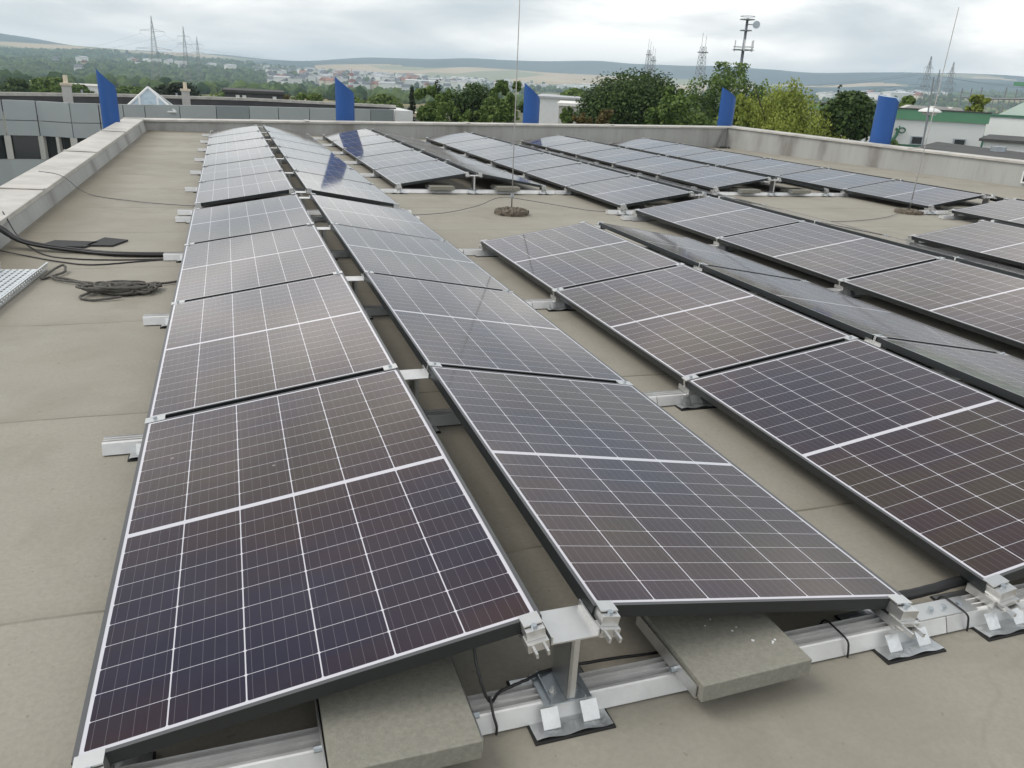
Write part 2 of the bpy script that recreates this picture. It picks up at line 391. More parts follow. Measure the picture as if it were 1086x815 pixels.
def tmat(name, c1, c2, sc, c3=None, sc2=.01):
    m, t, b = newmat(name); L = t.links
    g = N(t, 'ShaderNodeNewGeometry'); n = N(t, 'ShaderNodeTexNoise'); n.inputs['Scale'].default_value = sc; n.inputs['Detail'].default_value = 8; n.inputs['Roughness'].default_value = .65
    L.new(g.outputs['Position'], n.inputs['Vector'])
    mr = N(t, 'ShaderNodeMapRange'); mr.inputs[1].default_value = .38; mr.inputs[2].default_value = .62; L.new(n.outputs[0], mr.inputs[0])
    mx = N(t, 'ShaderNodeMixRGB'); mx.inputs[1].default_value = (*c1, 1); mx.inputs[2].default_value = (*c2, 1); L.new(mr.outputs[0], mx.inputs[0])
    o = mx.outputs[0]
    if c3:
        v = N(t, 'ShaderNodeTexVoronoi'); v.inputs['Scale'].default_value = sc2; L.new(g.outputs['Position'], v.inputs['Vector'])
        sp = N(t, 'ShaderNodeSeparateColor'); L.new(v.outputs['Color'], sp.inputs[0])
        gt = N(t, 'ShaderNodeMath', operation='GREATER_THAN'); gt.inputs[1].default_value = .62; L.new(sp.outputs[0], gt.inputs[0])
        m2 = N(t, 'ShaderNodeMixRGB'); m2.inputs[2].default_value = (*c3, 1); L.new(gt.outputs[0], m2.inputs[0]); L.new(o, m2.inputs[1]); o = m2.outputs[0]
    L.new(o, b.inputs['Base Color']); b.inputs['Roughness'].default_value = 1; b.inputs['Specular IOR Level'].default_value = .1
    return m
m_meadow = tmat('meadow', (.07, .10, .03), (.17, .18, .07), .012, (.24, .21, .11), .006)
m_wood = tmat('woodland', (.018, .036, .016), (.055, .085, .035), .03)
m_grain = tmat('grain_field', (.42, .31, .18), (.50, .39, .25), .004, (.24, .24, .12), .0022)
m_hillw = tmat('hill_forest', (.012, .032, .038), (.028, .055, .052), .006)
m_near = tmat('yard_ground', (.10, .11, .06), (.16, .15, .11), .05)
b = MB(); NA = 420
rings = [0, 20, 60, 120, 220, 330, 460, 620, 800, 1000] + [1000 + 60 * i for i in range(1, 76)] + [5800, 6300, 7000, 8000]
azs = [-2.6 + 5.2 * i / NA for i in range(NA + 1)]
grid = []
for r_ in rings:
    grid.append([len(b.v) + i for i in range(NA + 1)])
    for a in azs:
        x_, y_ = math.sin(a) * r_, math.cos(a) * r_; b.v.append((x_, y_, ground(x_, y_)))
def zone(x, y):
    d = math.hypot(x, y) + 260 * mnoise.noise(Vector((x / 500, y / 500, 9))) + 90 * mnoise.noise(Vector((x / 120, y / 120, 2)))
    u = az_u(math.atan2(x, y)); u = 543 if u is None else u
    if d < 350: return 4
    if d < 900: return 0
    wood_to = 3600 if u < 120 else (3300 if u < 420 else 2900)
    if d < wood_to: return 1 if mnoise.noise(Vector((x / 330, y / 330, 5))) > (-.28 if d > 1100 else .15) else 0
    if u < 120:
        return 2 if d < 4750 else 3
    if u < 330: return 3 if mnoise.noise(Vector((x / 700, y / 700, 7))) > -.12 else 2
    if u < 800:
        return 2 if d < 4500 else 3
    return 3 if mnoise.noise(Vector((x / 500, y / 500, 3))) > -.42 else 2
for i in range(len(rings) - 1):
    for j in range(NA):
        if rings[i] == 0:
            f = (grid[i][j], grid[i + 1][j + 1], grid[i + 1][j])
        else: f = (grid[i][j], grid[i][j + 1], grid[i + 1][j + 1], grid[i + 1][j])
        rm = (rings[i] + rings[i + 1]) / 2; am = (azs[j] + azs[j + 1]) / 2
        b.f.append(f); b.m.append(zone(math.sin(am) * rm, math.cos(am) * rm))
TERR = list(b.v)
tag(b.build('terrain', [m_meadow, m_wood, m_grain, m_hillw, m_near], smooth=True), kind='structure')

# haze: even air over the whole valley
hb = MB().box(-7600, 7600, -7600, 7600, min(v[2] for v in TERR) - 1, max(v[2] for v in TERR) + 6)
m_haze = bpy.data.materials.new('valley_air'); m_haze.use_nodes = True; t = m_haze.node_tree; t.nodes.clear()
o_ = N(t, 'ShaderNodeOutputMaterial'); pv = N(t, 'ShaderNodeVolumePrincipled')
pv.inputs['Color'].default_value = (.68, .84, 1, 1); pv.inputs['Density'].default_value = 0.00019; pv.inputs['Anisotropy'].default_value = 0.0
t.links.new(pv.outputs[0], o_.inputs['Volume'])
tag(hb.build('haze', m_haze), kind='stuff', label='pale blue haze lying over the distant valley', cat='haze')

# woodland canopy on the valley side (one mass)
ICO = None
def ico():
    p = (1 + 5 ** .5) / 2
    v = [Vector(q).normalized() for q in [(-1, p, 0), (1, p, 0), (-1, -p, 0), (1, -p, 0), (0, -1, p), (0, 1, p), (0, -1, -p), (0, 1, -p), (p, 0, -1), (p, 0, 1), (-p, 0, -1), (-p, 0, 1)]]
    f = [(0, 11, 5), (0, 5, 1), (0, 1, 7), (0, 7, 10), (0, 10, 11), (1, 5, 9), (5, 11, 4), (11, 10, 2), (10, 7, 6), (7, 1, 8), (3, 9, 4), (3, 4, 2), (3, 2, 6), (3, 6, 8), (3, 8, 9), (4, 9, 5), (2, 4, 11), (6, 2, 10), (8, 6, 7), (9, 8, 1)]
    return v, f
IV, IF = ico()
IV2, IF2 = [], []
def _sub():
    vs = list(IV); fs = []; key = {}
    def md(a, b_):
        k = (min(a, b_), max(a, b_))
        if k not in key: vs.append(((vs[a] + vs[b_]) / 2).normalized()); key[k] = len(vs) - 1
        return key[k]
    for a, b_, c in IF:
        x_, y_, z_ = md(a, b_), md(b_, c), md(c, a); fs += [(a, x_, z_), (b_, y_, x_), (c, z_, y_), (x_, y_, z_)]
    return vs, fs
IV2, IF2 = _sub()
b = MB(); rnd = random.Random(11); cnt = 0
while cnt < 15000:
    u = rnd.uniform(-260, 1300); q_ = rnd.random()
    d = rnd.uniform(1300, 3500) if q_ < .78 else rnd.uniform(520, 1300)
    p = far(u, HOR(u), d); x_, y_ = p.x, p.y
    z_ = zone(x_, y_)
    if z_ != 1 and rnd.random() > .16: continue
    if u > 270 and d > 1300 and rnd.random() < .72: cnt += .3; continue
    s_ = rnd.uniform(3.2, 6.5) * (.75 + d / 6000); z0 = ground(x_, y_)
    sq = rnd.uniform(.8, 1.5); V_, F_ = (IV, IF) if d > 1100 else (IV2, IF2)
    b.add([(x_ + q.x * s_ * rnd.uniform(.7, 1.25), y_ + q.y * s_ * rnd.uniform(.7, 1.25), z0 + s_ * .6 + q.z * s_ * sq * rnd.uniform(.75, 1.15)) for q in V_], F_)
    cnt += 1
def far_leaf():
    m, t, bb = newmat('far_canopy'); L = t.links
    g = N(t, 'ShaderNodeNewGeometry'); mx = N(t, 'ShaderNodeMixRGB'); mx.inputs[1].default_value = (.022, .05, .018, 1); mx.inputs[2].default_value = (.11, .16, .055, 1)
    L.new(g.outputs['Random Per Island'], mx.inputs[0]); L.new(mx.outputs[0], bb.inputs['Base Color']); bb.inputs['Roughness'].default_value = 1; bb.inputs['Specular IOR Level'].default_value = 0.1
    return m
tag(b.build('woodland_canopy', far_leaf()), kind='stuff', label='far woodland covering the valley side', cat='woodland')

# town houses on the far slope
def house_mesh(name, w_, l_, h_, rh, wall, roofm):
    t = empty(name, (0, 0, 0))
    a = MB().box(-w_ / 2, w_ / 2, -l_ / 2, l_ / 2, -4, h_)
    a.build('wall', wall, t)
    r = MB(); o = .5
    r.prism([(-w_ / 2 - o, h_ + .01), (w_ / 2 + o, h_ + .01), (0, h_ + rh)], 'y', -l_ / 2 - o, l_ / 2 + o); r.build('roof', roofm, t)
    return t
m_hw = mat('house_white', (.78, .77, .74), .8); m_hc = mat('house_cream', (.66, .58, .46), .8); m_hg = mat('house_grey', (.45, .46, .48), .8)
m_r1 = mat('roof_slate', (.12, .13, .15), .7); m_r2 = mat('roof_tile', (.30, .14, .10), .8)
protos = []
for k, (ww, ll, hh, rh, wa, ro, lb) in enumerate([(9, 12, 6.5, 4, m_hw, m_r1, 'white house with dark slate roof in the far town on the valley side'),
                                    (10, 14, 7, 4.5, m_hc, m_r2, 'cream house with red tiled roof in the far town on the valley side'),
                                    (12, 24, 11, 2, m_hw, m_hg, 'long white block with flat grey roof in the far town'),
                                    (9, 11, 6, 4, m_hg, m_r1, 'grey house with dark slate roof in the far town on the valley side'),
                                    (26, 60, 9, 1.5, m_hw, m_white, 'large white hall with pale roof at the edge of the far town')]):
    hm = house_mesh('town_house' if k < 4 and k != 2 else ('apartment_block' if k == 2 else 'industrial_hall'), ww, ll, hh, rh, wa, ro)
    tag(hm, lb, 'house' if k < 4 else 'hall', ['white slate-roofed town houses', 'cream tiled town houses', 'white town blocks', 'grey town houses', 'white halls by the town'][k])
    protos.append((hm, tree_of(hm), [0]))
rnd = random.Random(5)
def put_house(k, u, v_off, d):
    hm, tr, used = protos[k]
    p = far(u, HOR(u), d)
    h_ = hm if not used[0] else dup(hm, tr)
    used[0] = 1
    h_.location = (p.x, p.y, ground(p.x, p.y) + 2.5); h_.scale = (1.05, 1.05, 1.15); h_.rotation_euler = (0, 0, rnd.uniform(0, 3.14))
n_h = 0
for (ua, ub, da, db, n, halls) in [(285, 440, 1500, 3000, 120, 2), (440, 560, 1900, 3200, 52, 6), (130, 290, 2000, 3100, 22, 0), (285, 440, 1350, 2000, 45, 0), (560, 680, 2300, 3300, 18, 8), (860, 1000, 1500, 3200, 45, 7), (700, 740, 1800, 2600, 6, 1), (-40, 120, 1500, 2300, 5, 0), (440, 560, 1500, 2000, 20, 1)]:
    for i in range(n):
        u = rnd.uniform(ua, ub); d = rnd.uniform(da, db)
        k = rnd.choices([0, 1, 2, 3], [6, 2, 3, 2])[0]
        if i < halls: k = 4
        put_house(k, u, 0, d)

# ------------------------------------------------------------------ our own building: flat roof and parapets
XL, XLo = -1.43, -1.93
YB, YBo = 19.6, 20.0
RA, RB = Vector((14.31, 19.6, 0)), Vector((16.6, 6.3, 0))
rn = Vector((RB.y - RA.y, -(RB.x - RA.x), 0)).normalized(); rn = -rn if rn.x < 0 else rn
rd = (RB - RA).normalized()
b = MB(); b.add([(XLo, -4, 0), (17.5, -4, 0), (17.5, 6.3, 0), (RB + rn * .3)[:], (RA + rn * .3 + Vector((0, .3, 0)))[:], (XLo, YBo - .05, 0)], [(0, 1, 2, 3, 4, 5)])
tag(b.build('flat_roof', m_roof), kind='structure')
b = MB(); b.prism([(XLo + .1, -4), (17.5, -4), (17.5, 6.3), (16.8, 6.3), (14.6, YBo - .1), (XLo + .1, YBo - .1)], 'z', -9, -.02)
tag(b.build('office_wall_below_roof', m_cladd), 'grey clad storeys standing below the flat roof with solar panels', 'building')
def parapet(name, label, pts_in, nrm, width, hs, lip=.03, slope=.035):
    """inner foot points (list of Vector), outward normal, top heights"""
    t = empty(name, pts_in[0]); tag(t, label, 'parapet'); o = pts_in[0]
    w_ = MB(); c = MB(); n = len(pts_in)
    for i in range(n - 1):
        a, d = pts_in[i] - o, pts_in[i + 1] - o; ha, hd = hs[i], hs[i + 1]; W_ = nrm * width; inn = nrm * slope
        Z = Vector((0, 0, 1))
        w_.add([a - Z * .3, d - Z * .3, d + inn + Z * (hd - .03), a + inn + Z * (ha - .03), a + W_ - Z * .6, d + W_ - Z * .6, d + W_ + Z * (hd - .03), a + W_ + Z * (ha - .03)],
               [(0, 1, 2, 3), (5, 4, 7, 6), (0, 3, 7, 4), (1, 5, 6, 2)])
        e0, e1 = inn * 1.0 - nrm * (lip + .012), W_ + nrm * lip
        L_ = (d - a).length; dirn = (d - a).normalized(); k = max(1, round(L_ / 4.5))
        for q in range(k):
            A = a + dirn * (L_ * q / k + .002); D = a + dirn * (L_ * (q + 1) / k - .002)
            za = ha + (hd - ha) * q / k; zd = ha + (hd - ha) * (q + 1) / k
            prof = lambda P, z: [P + e0 + Z * (z - .045), P + e0 + Z * (z - .004), P + e0 + nrm * .012 + Z * z, P + e1 - nrm * .012 + Z * (z + .012), P + e1 + Z * (z + .006), P + e1 + Z * (z - .05)]
            v = prof(A, za) + prof(D, zd)
            c.add(v, [(j, (j + 1) % 6, 6 + (j + 1) % 6, 6 + j) for j in range(6)] + [tuple(range(5, -1, -1)), tuple(range(6, 12))])
            if q < k:   # standing cover strip over each joint
                zq = zd + .004; s_ = D
                c.add([s_ + e0 - dirn * .05 + Z * (zq), s_ + e0 + dirn * .05 + Z * zq, s_ + e1 + dirn * .05 + Z * (zq + .012), s_ + e1 - dirn * .05 + Z * (zq + .012),
                       s_ + e0 - dirn * .05 + Z * (zq + .008), s_ + e0 + dirn * .05 + Z * (zq + .008), s_ + e1 + dirn * .05 + Z * (zq + .02), s_ + e1 - dirn * .05 + Z * (zq + .02)],
                      [(3, 2, 1, 0), (4, 5, 6, 7), (0, 1, 5, 4), (2, 3, 7, 6), (1, 2, 6, 5), (3, 0, 4, 7)])
    w_.build('parapet_face', m_par, t); c.build('coping', m_coping, t)
    return t
parapet('parapet_wall', 'low parapet with wide pale coping beside the cable tray and coiled rope', [Vector((XL + .10, -4, 0)), Vector((XL + .10, 8, 0)), Vector((XL + .10, 19.55, 0))], Vector((-1, 0, 0)), .55, [.13, .19, .25], .0, .13)
parapet('parapet_wall', 'grey parapet with white coping closing the roof behind the panel ends', [Vector((XL - .46, YB, 0)), Vector((6.4, YB, 0)), Vector((14.75, YB, 0))], Vector((0, 1, 0)), .36, [.235, .415, .595])
mid_ = RA + (RB - RA) * .45
parapet('parapet_wall', 'pale parapet running at a slant past the blue fin and the green and white halls', [RA.copy(), mid_, RB.copy()], rn, .36, [.61, .515, .46])
# cant strip of roofing at the parapet feet
# scupper in the slanted parapet
sc_p = RA + rd * 9.0
t = empty('roof_scupper', sc_p + Vector((0, 0, .2)), (0, 0, math.atan2(rd.y, rd.x)))
tag(t, 'white framed dark drain opening in the slanted parapet', 'scupper')
b = MB(); b.box(-.2, .2, -.03, .0, .09, .12); b.box(-.2, .2, -.03, .0, -.12, -.09); b.box(-.23, -.2, -.03, .0, -.12, .12); b.box(.2, .23, -.03, .0, -.12, .12); b.build('frame', m_white, t)
MB().box(-.2, .2, -.012, -.004, -.09, .09).build('opening', m_glassdark, t)
# corner membrane tie at the back corner
b = MB(); b.tube([(13.95, 19.52, .02), (14.1, 19.56, .3), (14.22, 19.58, .52)], .02); b.tube([(14.2, 19.45, .0), (14.25, 19.5, .3), (14.27, 19.56, .54)], .012)
tag(b.build('corner_downpipe', mat('weathered_pipe', (.16, .15, .14), .7)), 'thin grey pipes climbing the inner corner of the two parapets', 'pipe')
MBd = MB()
for q in range(26):
    px_, py_ = 14.15 + random.gauss(0, .1), 19.42 + random.gauss(0, .05); s_ = random.uniform(.02, .05)
    MBd.add([(px_ + v.x * s_, py_ + v.y * s_, .02 + v.z * s_ * .7) for v in IV], IF)
tag(MBd.build('debris_heap', m_rubber), kind='stuff', label='dark leaf debris heaped in the parapet corner', cat='debris')

# ------------------------------------------------------------------ solar array
TILT = 0.161956; Z0 = 0.1201; G = 0.1358; V = 0.3025; Y2 = 7.5544; GAP = 0.0354; PITCH = PL + GAP
WC, WS = PW * math.cos(TILT), PW * math.sin(TILT); PER = 2 * WC + G + V
def proj(p):
    d = Vector(p) - CAM; z = d.dot(CF)
    if z < .05: return None
    return 543 + FPX * d.dot(CR) / z, 407.5 - FPX * d.dot(CU) / z
def seen(pts, m=160):
    for p in pts:
        q = proj(p)
        if q and -m < q[0] < 1086 + m and -m < q[1] < 815 + m: return True
    return False
def make_panel():
    t = empty('solar_panel', (0, 0, 0))
    f = MB(); f.mat = 0
    # outer walls and the visible top lip (lip is slightly raised over the glass)
    o0, o1, y0, y1 = 0, PW, 0, PL
    for (a, b_, c, d) in [(0, FR, 0, PL), (PW - FR, PW, 0, PL), (FR, PW - FR, 0, FR), (FR, PW - FR, PL - FR, PL)]:
        f.mat = 0; n0 = len(f.f)
        f.box(a, b_, c, d, -PH, 0)
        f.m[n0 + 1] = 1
    f.mat = 0
    f.box(FR, PW - FR, FR, .03, -PH, -PH + .002); f.box(FR, PW - FR, PL - .03, PL - FR, -PH, -PH + .002)
    f.build('frame', [m_frame, m_frametop], t)
    g = MB(); g.box(FR, PW - FR, FR, PL - FR, -.008, -.0012); g.m = [0, 0, 0, 0, 0, 0]
    g.build('cell_glass', m_cell, t)
    g = MB(); g.box(FR + .001, PW - FR - .001, FR + .001, PL - FR - .001, -.012, -.0085); g.build('backsheet', m_under, t)
    return t
panel = make_panel(); panel_tree = tree_of(panel); first = [True]
rp = random.Random(3)
def place_panel(row, block, i):
    k, east = divmod(row, 2); x0 = k * PER + (WC + G if east else 0); Y = (Y2 if block else 0) + i * PITCH; zg = -.0087 if block else 0
    if east: loc = (x0, Y, Z0 + WS + zg); rot = TILT
    else: loc = (x0, Y, Z0 + zg); rot = -TILT
    corners = [(x0, Y, .2), (x0 + WC, Y, .2), (x0, Y + PL, .2), (x0 + WC, Y + PL, .2), (x0 + WC / 2, Y + PL / 2, .2)]
    if not seen(corners): return None
    p = panel if first[0] else dup(panel, panel_tree)
    first[0] = False
    p.location = loc; p.rotation_euler = (rp.uniform(-.0012, .0012), rot + rp.uniform(-.0015, .0015), rp.uniform(-.0006, .0006))
    nx = (i + 1) if block else ((3 if k % 2 else 4) - i)
    if block and k % 2: nx = i
    side = 'past the cross aisle' if block else 'before the cross aisle'
    tag(p, 'solar panel, %s %s, in the %s row from the cable tray' % (ORD[nx], side, ORD[row + 1]), 'solar panel', 'solar panels on the flat roof')
    return p
for row in range(10):
    k = row // 2
    for i in range(0, 3 if k % 2 else 4): place_panel(row, 0, i)
    for i in range(1 if k % 2 else 0, 6): place_panel(row, 1, i)

# --- rails: extruded aluminium section lying across the rows
def rail_mb(x0, x1):
    b = MB()
    b.prism([(-.050, .006), (.048, .006), (.040, .048), (.0345, .052), (.0345, .032), (.018, .032), (.018, .052), (.014, .052), (.014, .038), (-.004, .038), (-.004, .052), (-.008, .052), (-.008, .034), (-.022, .034), (-.022, .052), (-.030, .052), (-.034, .049)], 'x', x0, x1)
    return b
RX0 = -.165
rail_proto = rail_mb(RX0, PER + RX0 - .004).build('mounting_rail', m_alu_dull)
# --- ridge support: base plate, upright, top plate and two clamps
def pad(t):
    b = MB(); b.box(-.105, .105, -.115, .105, .0, .0055); b.build('rubber_pad', m_rubber, t)
    b = MB(); n = 14
    top = [[(-.10 + .20 * i / n, y, .0075 + (.0035 * math.sin(i * .9) + .004 if y < -.1 else 0)) for i in range(n + 1)] for y in (-.11, -.07, -.052)]
    vs = [p for r in top for p in r]; fs = [(r * (n + 1) + i, r * (n + 1) + i + 1, (r + 1) * (n + 1) + i + 1, (r + 1) * (n + 1) + i) for r in range(2) for i in range(n)]
    b.add(vs, fs); b.build('foil_sheet', m_foil, t)
    MB().box(-.10, .10, .052, .10, .006, .0085).build('foil_flap', m_foil, t)
    for sx in (-1, 1):
        c = MB(); x0 = sx * .052
        c.add([(x0 - .022, -.088, .0125), (x0 + .022, -.088, .0125), (x0 + .022, -.0555, .046), (x0 - .022, -.0555, .046), (x0 - .022, -.088, .0145), (x0 + .022, -.088, .0145), (x0 + .022, -.0555, .049), (x0 - .022, -.0555, .049)],
              [(3, 2, 1, 0), (4, 5, 6, 7), (0, 1, 5, 4), (2, 3, 7, 6), (1, 2, 6, 5), (3, 0, 4, 7)])
        c.build('tab', m_foil, t)
def make_ridge(end):
    t = empty('ridge_support', (0, 0, 0)); H = Z0 + WS
    pad(t)
    b = MB(); b.box(-.062, .062, -.055, .055, .0535, .0565); b.box(-.046, -.043, -.055, .055, .0565, .066); b.box(.043, .046, -.055, .055, .0565, .066); b.build('base_plate', m_steel, t)
    b = MB()
    for sx, sy in ((-1, -.2), (1, -.2)):
        b.tube([(sx * .03, sy * .1, .0566), (sx * .03, sy * .1, .064)], .010, 6); b.tube([(sx * .03, sy * .1, .064), (sx * .03, sy * .1, .076)], .004, 8)
    b.build('bolt', m_alu, t)
    b = MB(); b.box(-.004, .004, -.05, .05, .058, H - .048); b.box(-.004, .018, -.05, -.044, .058, H - .048); b.box(.004, .018, -.045, .04, H - .0495, H - .0465); b.build('upright_post', m_alu, t)
    g = G / 2
    b = MB(); b.box(-g + .006, g - .006, -.06, .06, H - .046, H - .042); b.box(-g + .006, -g + .010, -.06, .06, H - .042, H - .024); b.box(g - .010, g - .006, -.06, .06, H - .042, H - .024)
    b.build('top_plate', m_alu, t)
    for s in (-1, 1):
        T = Matrix.Translation((s * (g + .030), 0, H - .0054)) @ Matrix.Rotation(s * TILT, 4, 'Y') @ Matrix.Diagonal((.78, 1, .85, 1))
        c = MB()
        if end:
            y0, y1 = -.058, -.004
            c.box(-.03, .03, y0 + .012, y1, -.034, -.002, T)
            c.box(-.03, .03, -.03, .010, .0015, .006, T); c.box(-.034, .034, y0, -.02, -.046, -.0345, T)
            c.box(-.022, -.014, y0 - .028, y0, -.055, -.04, T); c.box(.014, .022, y0 - .028, y0, -.055, -.04, T)
            c.box(-.034, .034, -.057, .05, -.062, -.0465, T)
        else:
            c.box(-.038, .038, -.026, .026, .0015, .006, T); c.box(-.038, .038, -.008, .008, -.05, .0015, T)
            c.box(-.03, .03, -.05, .05, -.062, -.0465, T)
        cl = c.build('clamp', m_alu, t)
        d = MB(); yb = -.034 if end else 0; zb = -.002 if end else .006
        d.tube([T @ Vector((0, yb, zb)), T @ Vector((0, yb, zb + .009))], .0075, 10); d.build('clamp_bolt', m_steel, cl)
    return t
# --- rail foot: foil covered pad on rubber with two tabs, and the low clamp above
def make_foot(end, s):
    t = empty('rail_bracket', (0, 0, 0)); pad(t)
    zl = Z0 - PH
    T = Matrix.Translation((0, 0, Z0)) @ Matrix.Rotation(-s * TILT, 4, 'Y')
    c = MB()
    c.box(-.034, .034, -.05, .05, .0535, zl - .0045)
    if end:
        c.box(-.03, .03, -.058, -.004, -.034, -.002, T); c.box(-.03, .03, -.03, .010, .0015, .006, T); c.box(-.034, .034, -.07, -.02, -.046, -.0345, T)
        c.box(-.026, -.017, -.105, -.05, -.055, -.043, T); c.box(.017, .026, -.105, -.05, -.055, -.043, T); c.box(-.034, .034, -.075, -.05, -.058, -.055, T)
    else:
        c.box(-.038, .038, -.026, .026, .0015, .006, T); c.box(-.038, .038, -.008, .008, -.05, .0015, T)
    cl = c.build('clamp', m_alu, t)
    d = MB(); yb = -.036 if end else 0; zb = -.002 if end else .006
    d.tube([T @ Vector((0, yb, zb)), T @ Vector((0, yb, zb + .009))], .0075, 10); d.build('clamp_bolt', m_steel, cl)
    return t
def make_plainfoot(s): return make_foot(False, s)
prot = {'rail': (rail_proto, [], [0])}
for nm, fn in (('ridge1', lambda: make_ridge(True)), ('ridge0', lambda: make_ridge(False)), ('foot1w', lambda: make_foot(True, 1)), ('foot0w', lambda: make_foot(False, 1)), ('foot1e', lambda: make_foot(True, -1)), ('foot0e', lambda: make_foot(False, -1))):
    o = fn(); prot[nm] = (o, tree_of(o), [0])
def use(nm, loc, rz, label, cat, group):
    o, tr, used = prot[nm]
    c = o if not used[0] else dup(o, tr)
    used[0] = 1; c.location = loc; c.rotation_euler = (0, 0, rz); tag(c, label, cat, group); return c
GS = 'aluminium panel supports'
for k in range(5):
    for block in (0, 1):
        i0 = (1 if (block and k % 2) else 0); n = (3 if k % 2 else 4) if not block else 6
        for j in range(i0, n + 1):
            start = (j == i0); last = (j == n)
            Y = (Y2 if block else 0) + j * PITCH - GAP / 2
            if start: Y = (Y2 if block else 0) + j * PITCH + .004
            if last: Y = (Y2 if block else 0) + j * PITCH - GAP + .004
            X = k * PER
            side = 'past' if block else 'before'
            nj = (j + 1 - (1 if block and k % 2 else 0)) if block else n - j + 1
            tail = '%s crossing %s the aisle, %s pair of rows' % (ORD[nj], side, ORD[k + 1])
            yr = Y - (.004 if start else 0)
            if seen([(X + RX0, Y, 0), (X + 1, Y, .05), (X + PER, Y, 0)], 60):
                use('rail', (X, yr, 0), 0, 'aluminium rail, %s' % tail, 'mounting rail', 'rails under the solar panels')
                e_ = '1' if start else '0'
                rz = math.pi if last else 0
                if last: e_ = '1'
                use('ridge' + e_, (X + WC + G / 2, Y, 0), rz, 'ridge support post, %s' % tail, 'support', GS)
                f1 = ('foot1' if e_ == '1' else 'foot0')
                a, c_ = ('w', 'e') if not last else ('e', 'w')
                use(f1 + a, (X + .035, Y, 0), rz, 'foil padded bracket at the low edge, %s' % tail, 'bracket', GS)
                use(f1 + c_, (X + 2 * WC + G - .035, Y, 0), rz, 'foil padded bracket at outer low edge, %s' % tail, 'bracket', GS)

# connector plate between the two rails by the black conduit
b = MB(); b.box(-.13, .09, -.033, .033, .0525, .056)
t = empty('rail_connector', (PER + RX0 + .03, 0, 0)); tag(t, 'slotted metal connector plate joining two rails beside the black conduit', 'connector')
b.build('plate', m_alu, t)
for q in (-.06, -.01, .05):
    MB().tube([(q, 0, .056), (q, 0, .064)], .009, 6).build('bolt', m_steel, t)

# ballast pavers with angle brackets
def make_paver():
    t = empty('concrete_paver', (0, 0, 0))
    MB().box(-.165, .165, -.14, .19, .055, .106).build('slab', m_conc, t, bevel=.0025)
    for s in (-1, 1):
        b = MB(); x0 = s * .169
        b.box(min(x0, x0 + s * .003), max(x0, x0 + s * .003), -.12, .18, .054, .092); b.box(min(x0, x0 - s * .03), max(x0, x0 - s * .03), -.12, .18, .0535, .0565)
        br = b.build('angle_bracket', m_alu, t)
        MB().tube([(x0 + s * .003, -.03, .072), (x0 + s * .02, -.03, .072)], .008, 8).build('bolt', m_steel, br)
    return t
pv_ = make_paver(); pvt = tree_of(pv_); used = [0]
def paver(x, y, rz, label):
    o = pv_ if not used[0] else dup(pv_, pvt)
    used[0] = 1; o.location = (x, y, 0); o.rotation_euler = (0, 0, rz); tag(o, label, 'paver', 'concrete ballast pavers'); return o
paver(.665, -.02, 0, 'grey concrete ballast paver under the panel beside the cable tray row end')
pf = paver(1.56, .0, .03, 'grey concrete ballast paver with pale flecks, just beyond the foremost ridge post')
fk = MB()
for (x_, y_, s_) in ((.03, .02, .004), (.06, -.03, .005), (-.03, .06, .003), (.11, -.05, .004), (.12, -.045, .004), (.105, -.055, .003), (.0, .08, .003), (.05, .03, .003)): fk.add([(x_ + v.x * s_, y_ + v.y * s_, 1*.1062 + v.z * s_ * .3) for v in IV], IF)
tag(fk.build('paint_flecks', m_white, pf), kind='stuff')
for k in range(5):
    Y = Y2 + (PITCH if k % 2 else 0)
    for x_, wd in ((k * PER + .62, 'rising'), (k * PER + WC + G + .42, 'falling')):
        if k == 0: continue
        paver(x_, Y + .0, 0, 'ballast paver past the aisle, under the %s slope of the %s pair of rows' % (wd, ORD[k + 1]))

# cables
def wob_path(pts, n=10, a=.004, seed=1):
    r = random.Random(seed); out_ = []
    P = [Vector(p) for p in pts]; P = [P[0]] + P + [P[-1]]
    for i in range(1, len(P) - 2):
        for j in range(n):
            t = j / n; p0, p1, p2, p3 = P[i - 1], P[i], P[i + 1], P[i + 2]
            q = .5 * ((2 * p1) + (p2 - p0) * t + (2 * p0 - 5 * p1 + 4 * p2 - p3) * t * t + (3 * p1 - p0 - 3 * p2 + p3) * t ** 3)
            out_.append(q + Vector((r.uniform(-a, a), r.uniform(-a, a), 0)))
    out_.append(P[-1]); return out_
def cable(name, pts, r, label, cat, mt=m_cable, seed=1, a=.002, k=7):
    o = MB().tube(wob_path(pts, 10, a, seed), r, k).build(name, mt, smooth=True); return tag(o, label, cat)
cable('conduit', [(1.6, .34, .14), (2.0, .17, .035), (2.22, .095, .045), (2.42, .085, .06), (2.62, .12, .065), (3.0, .3, .09)], .0165, 'thick black conduit running behind the rail between the first two pairs of rows', 'conduit', k=12)
t = empty('tied_cable', (.9, 0, 0)); tag(t, 'thin black cable tied to the rail with a loose end by the ridge post', 'cable')
MB().tube(wob_path([(-.04, .06, .23), (-.035, .0, .15), (-.01, -.02, .075), (.03, .02, .06), (.1, .035, .065), (.18, .06, .06), (.4, .085, .03), (.7, .07, .02)], 10, .001), .0042, 6).build('cable', m_cable, t, smooth=True)
MB().tube(wob_path([(-.01, -.018, .09), (-.008, -.045, .057), (-.002, -.056, .03), (-.002, -.056, .006)], 6, 0), .0035, 6).build('cable_tie', m_cable, t)
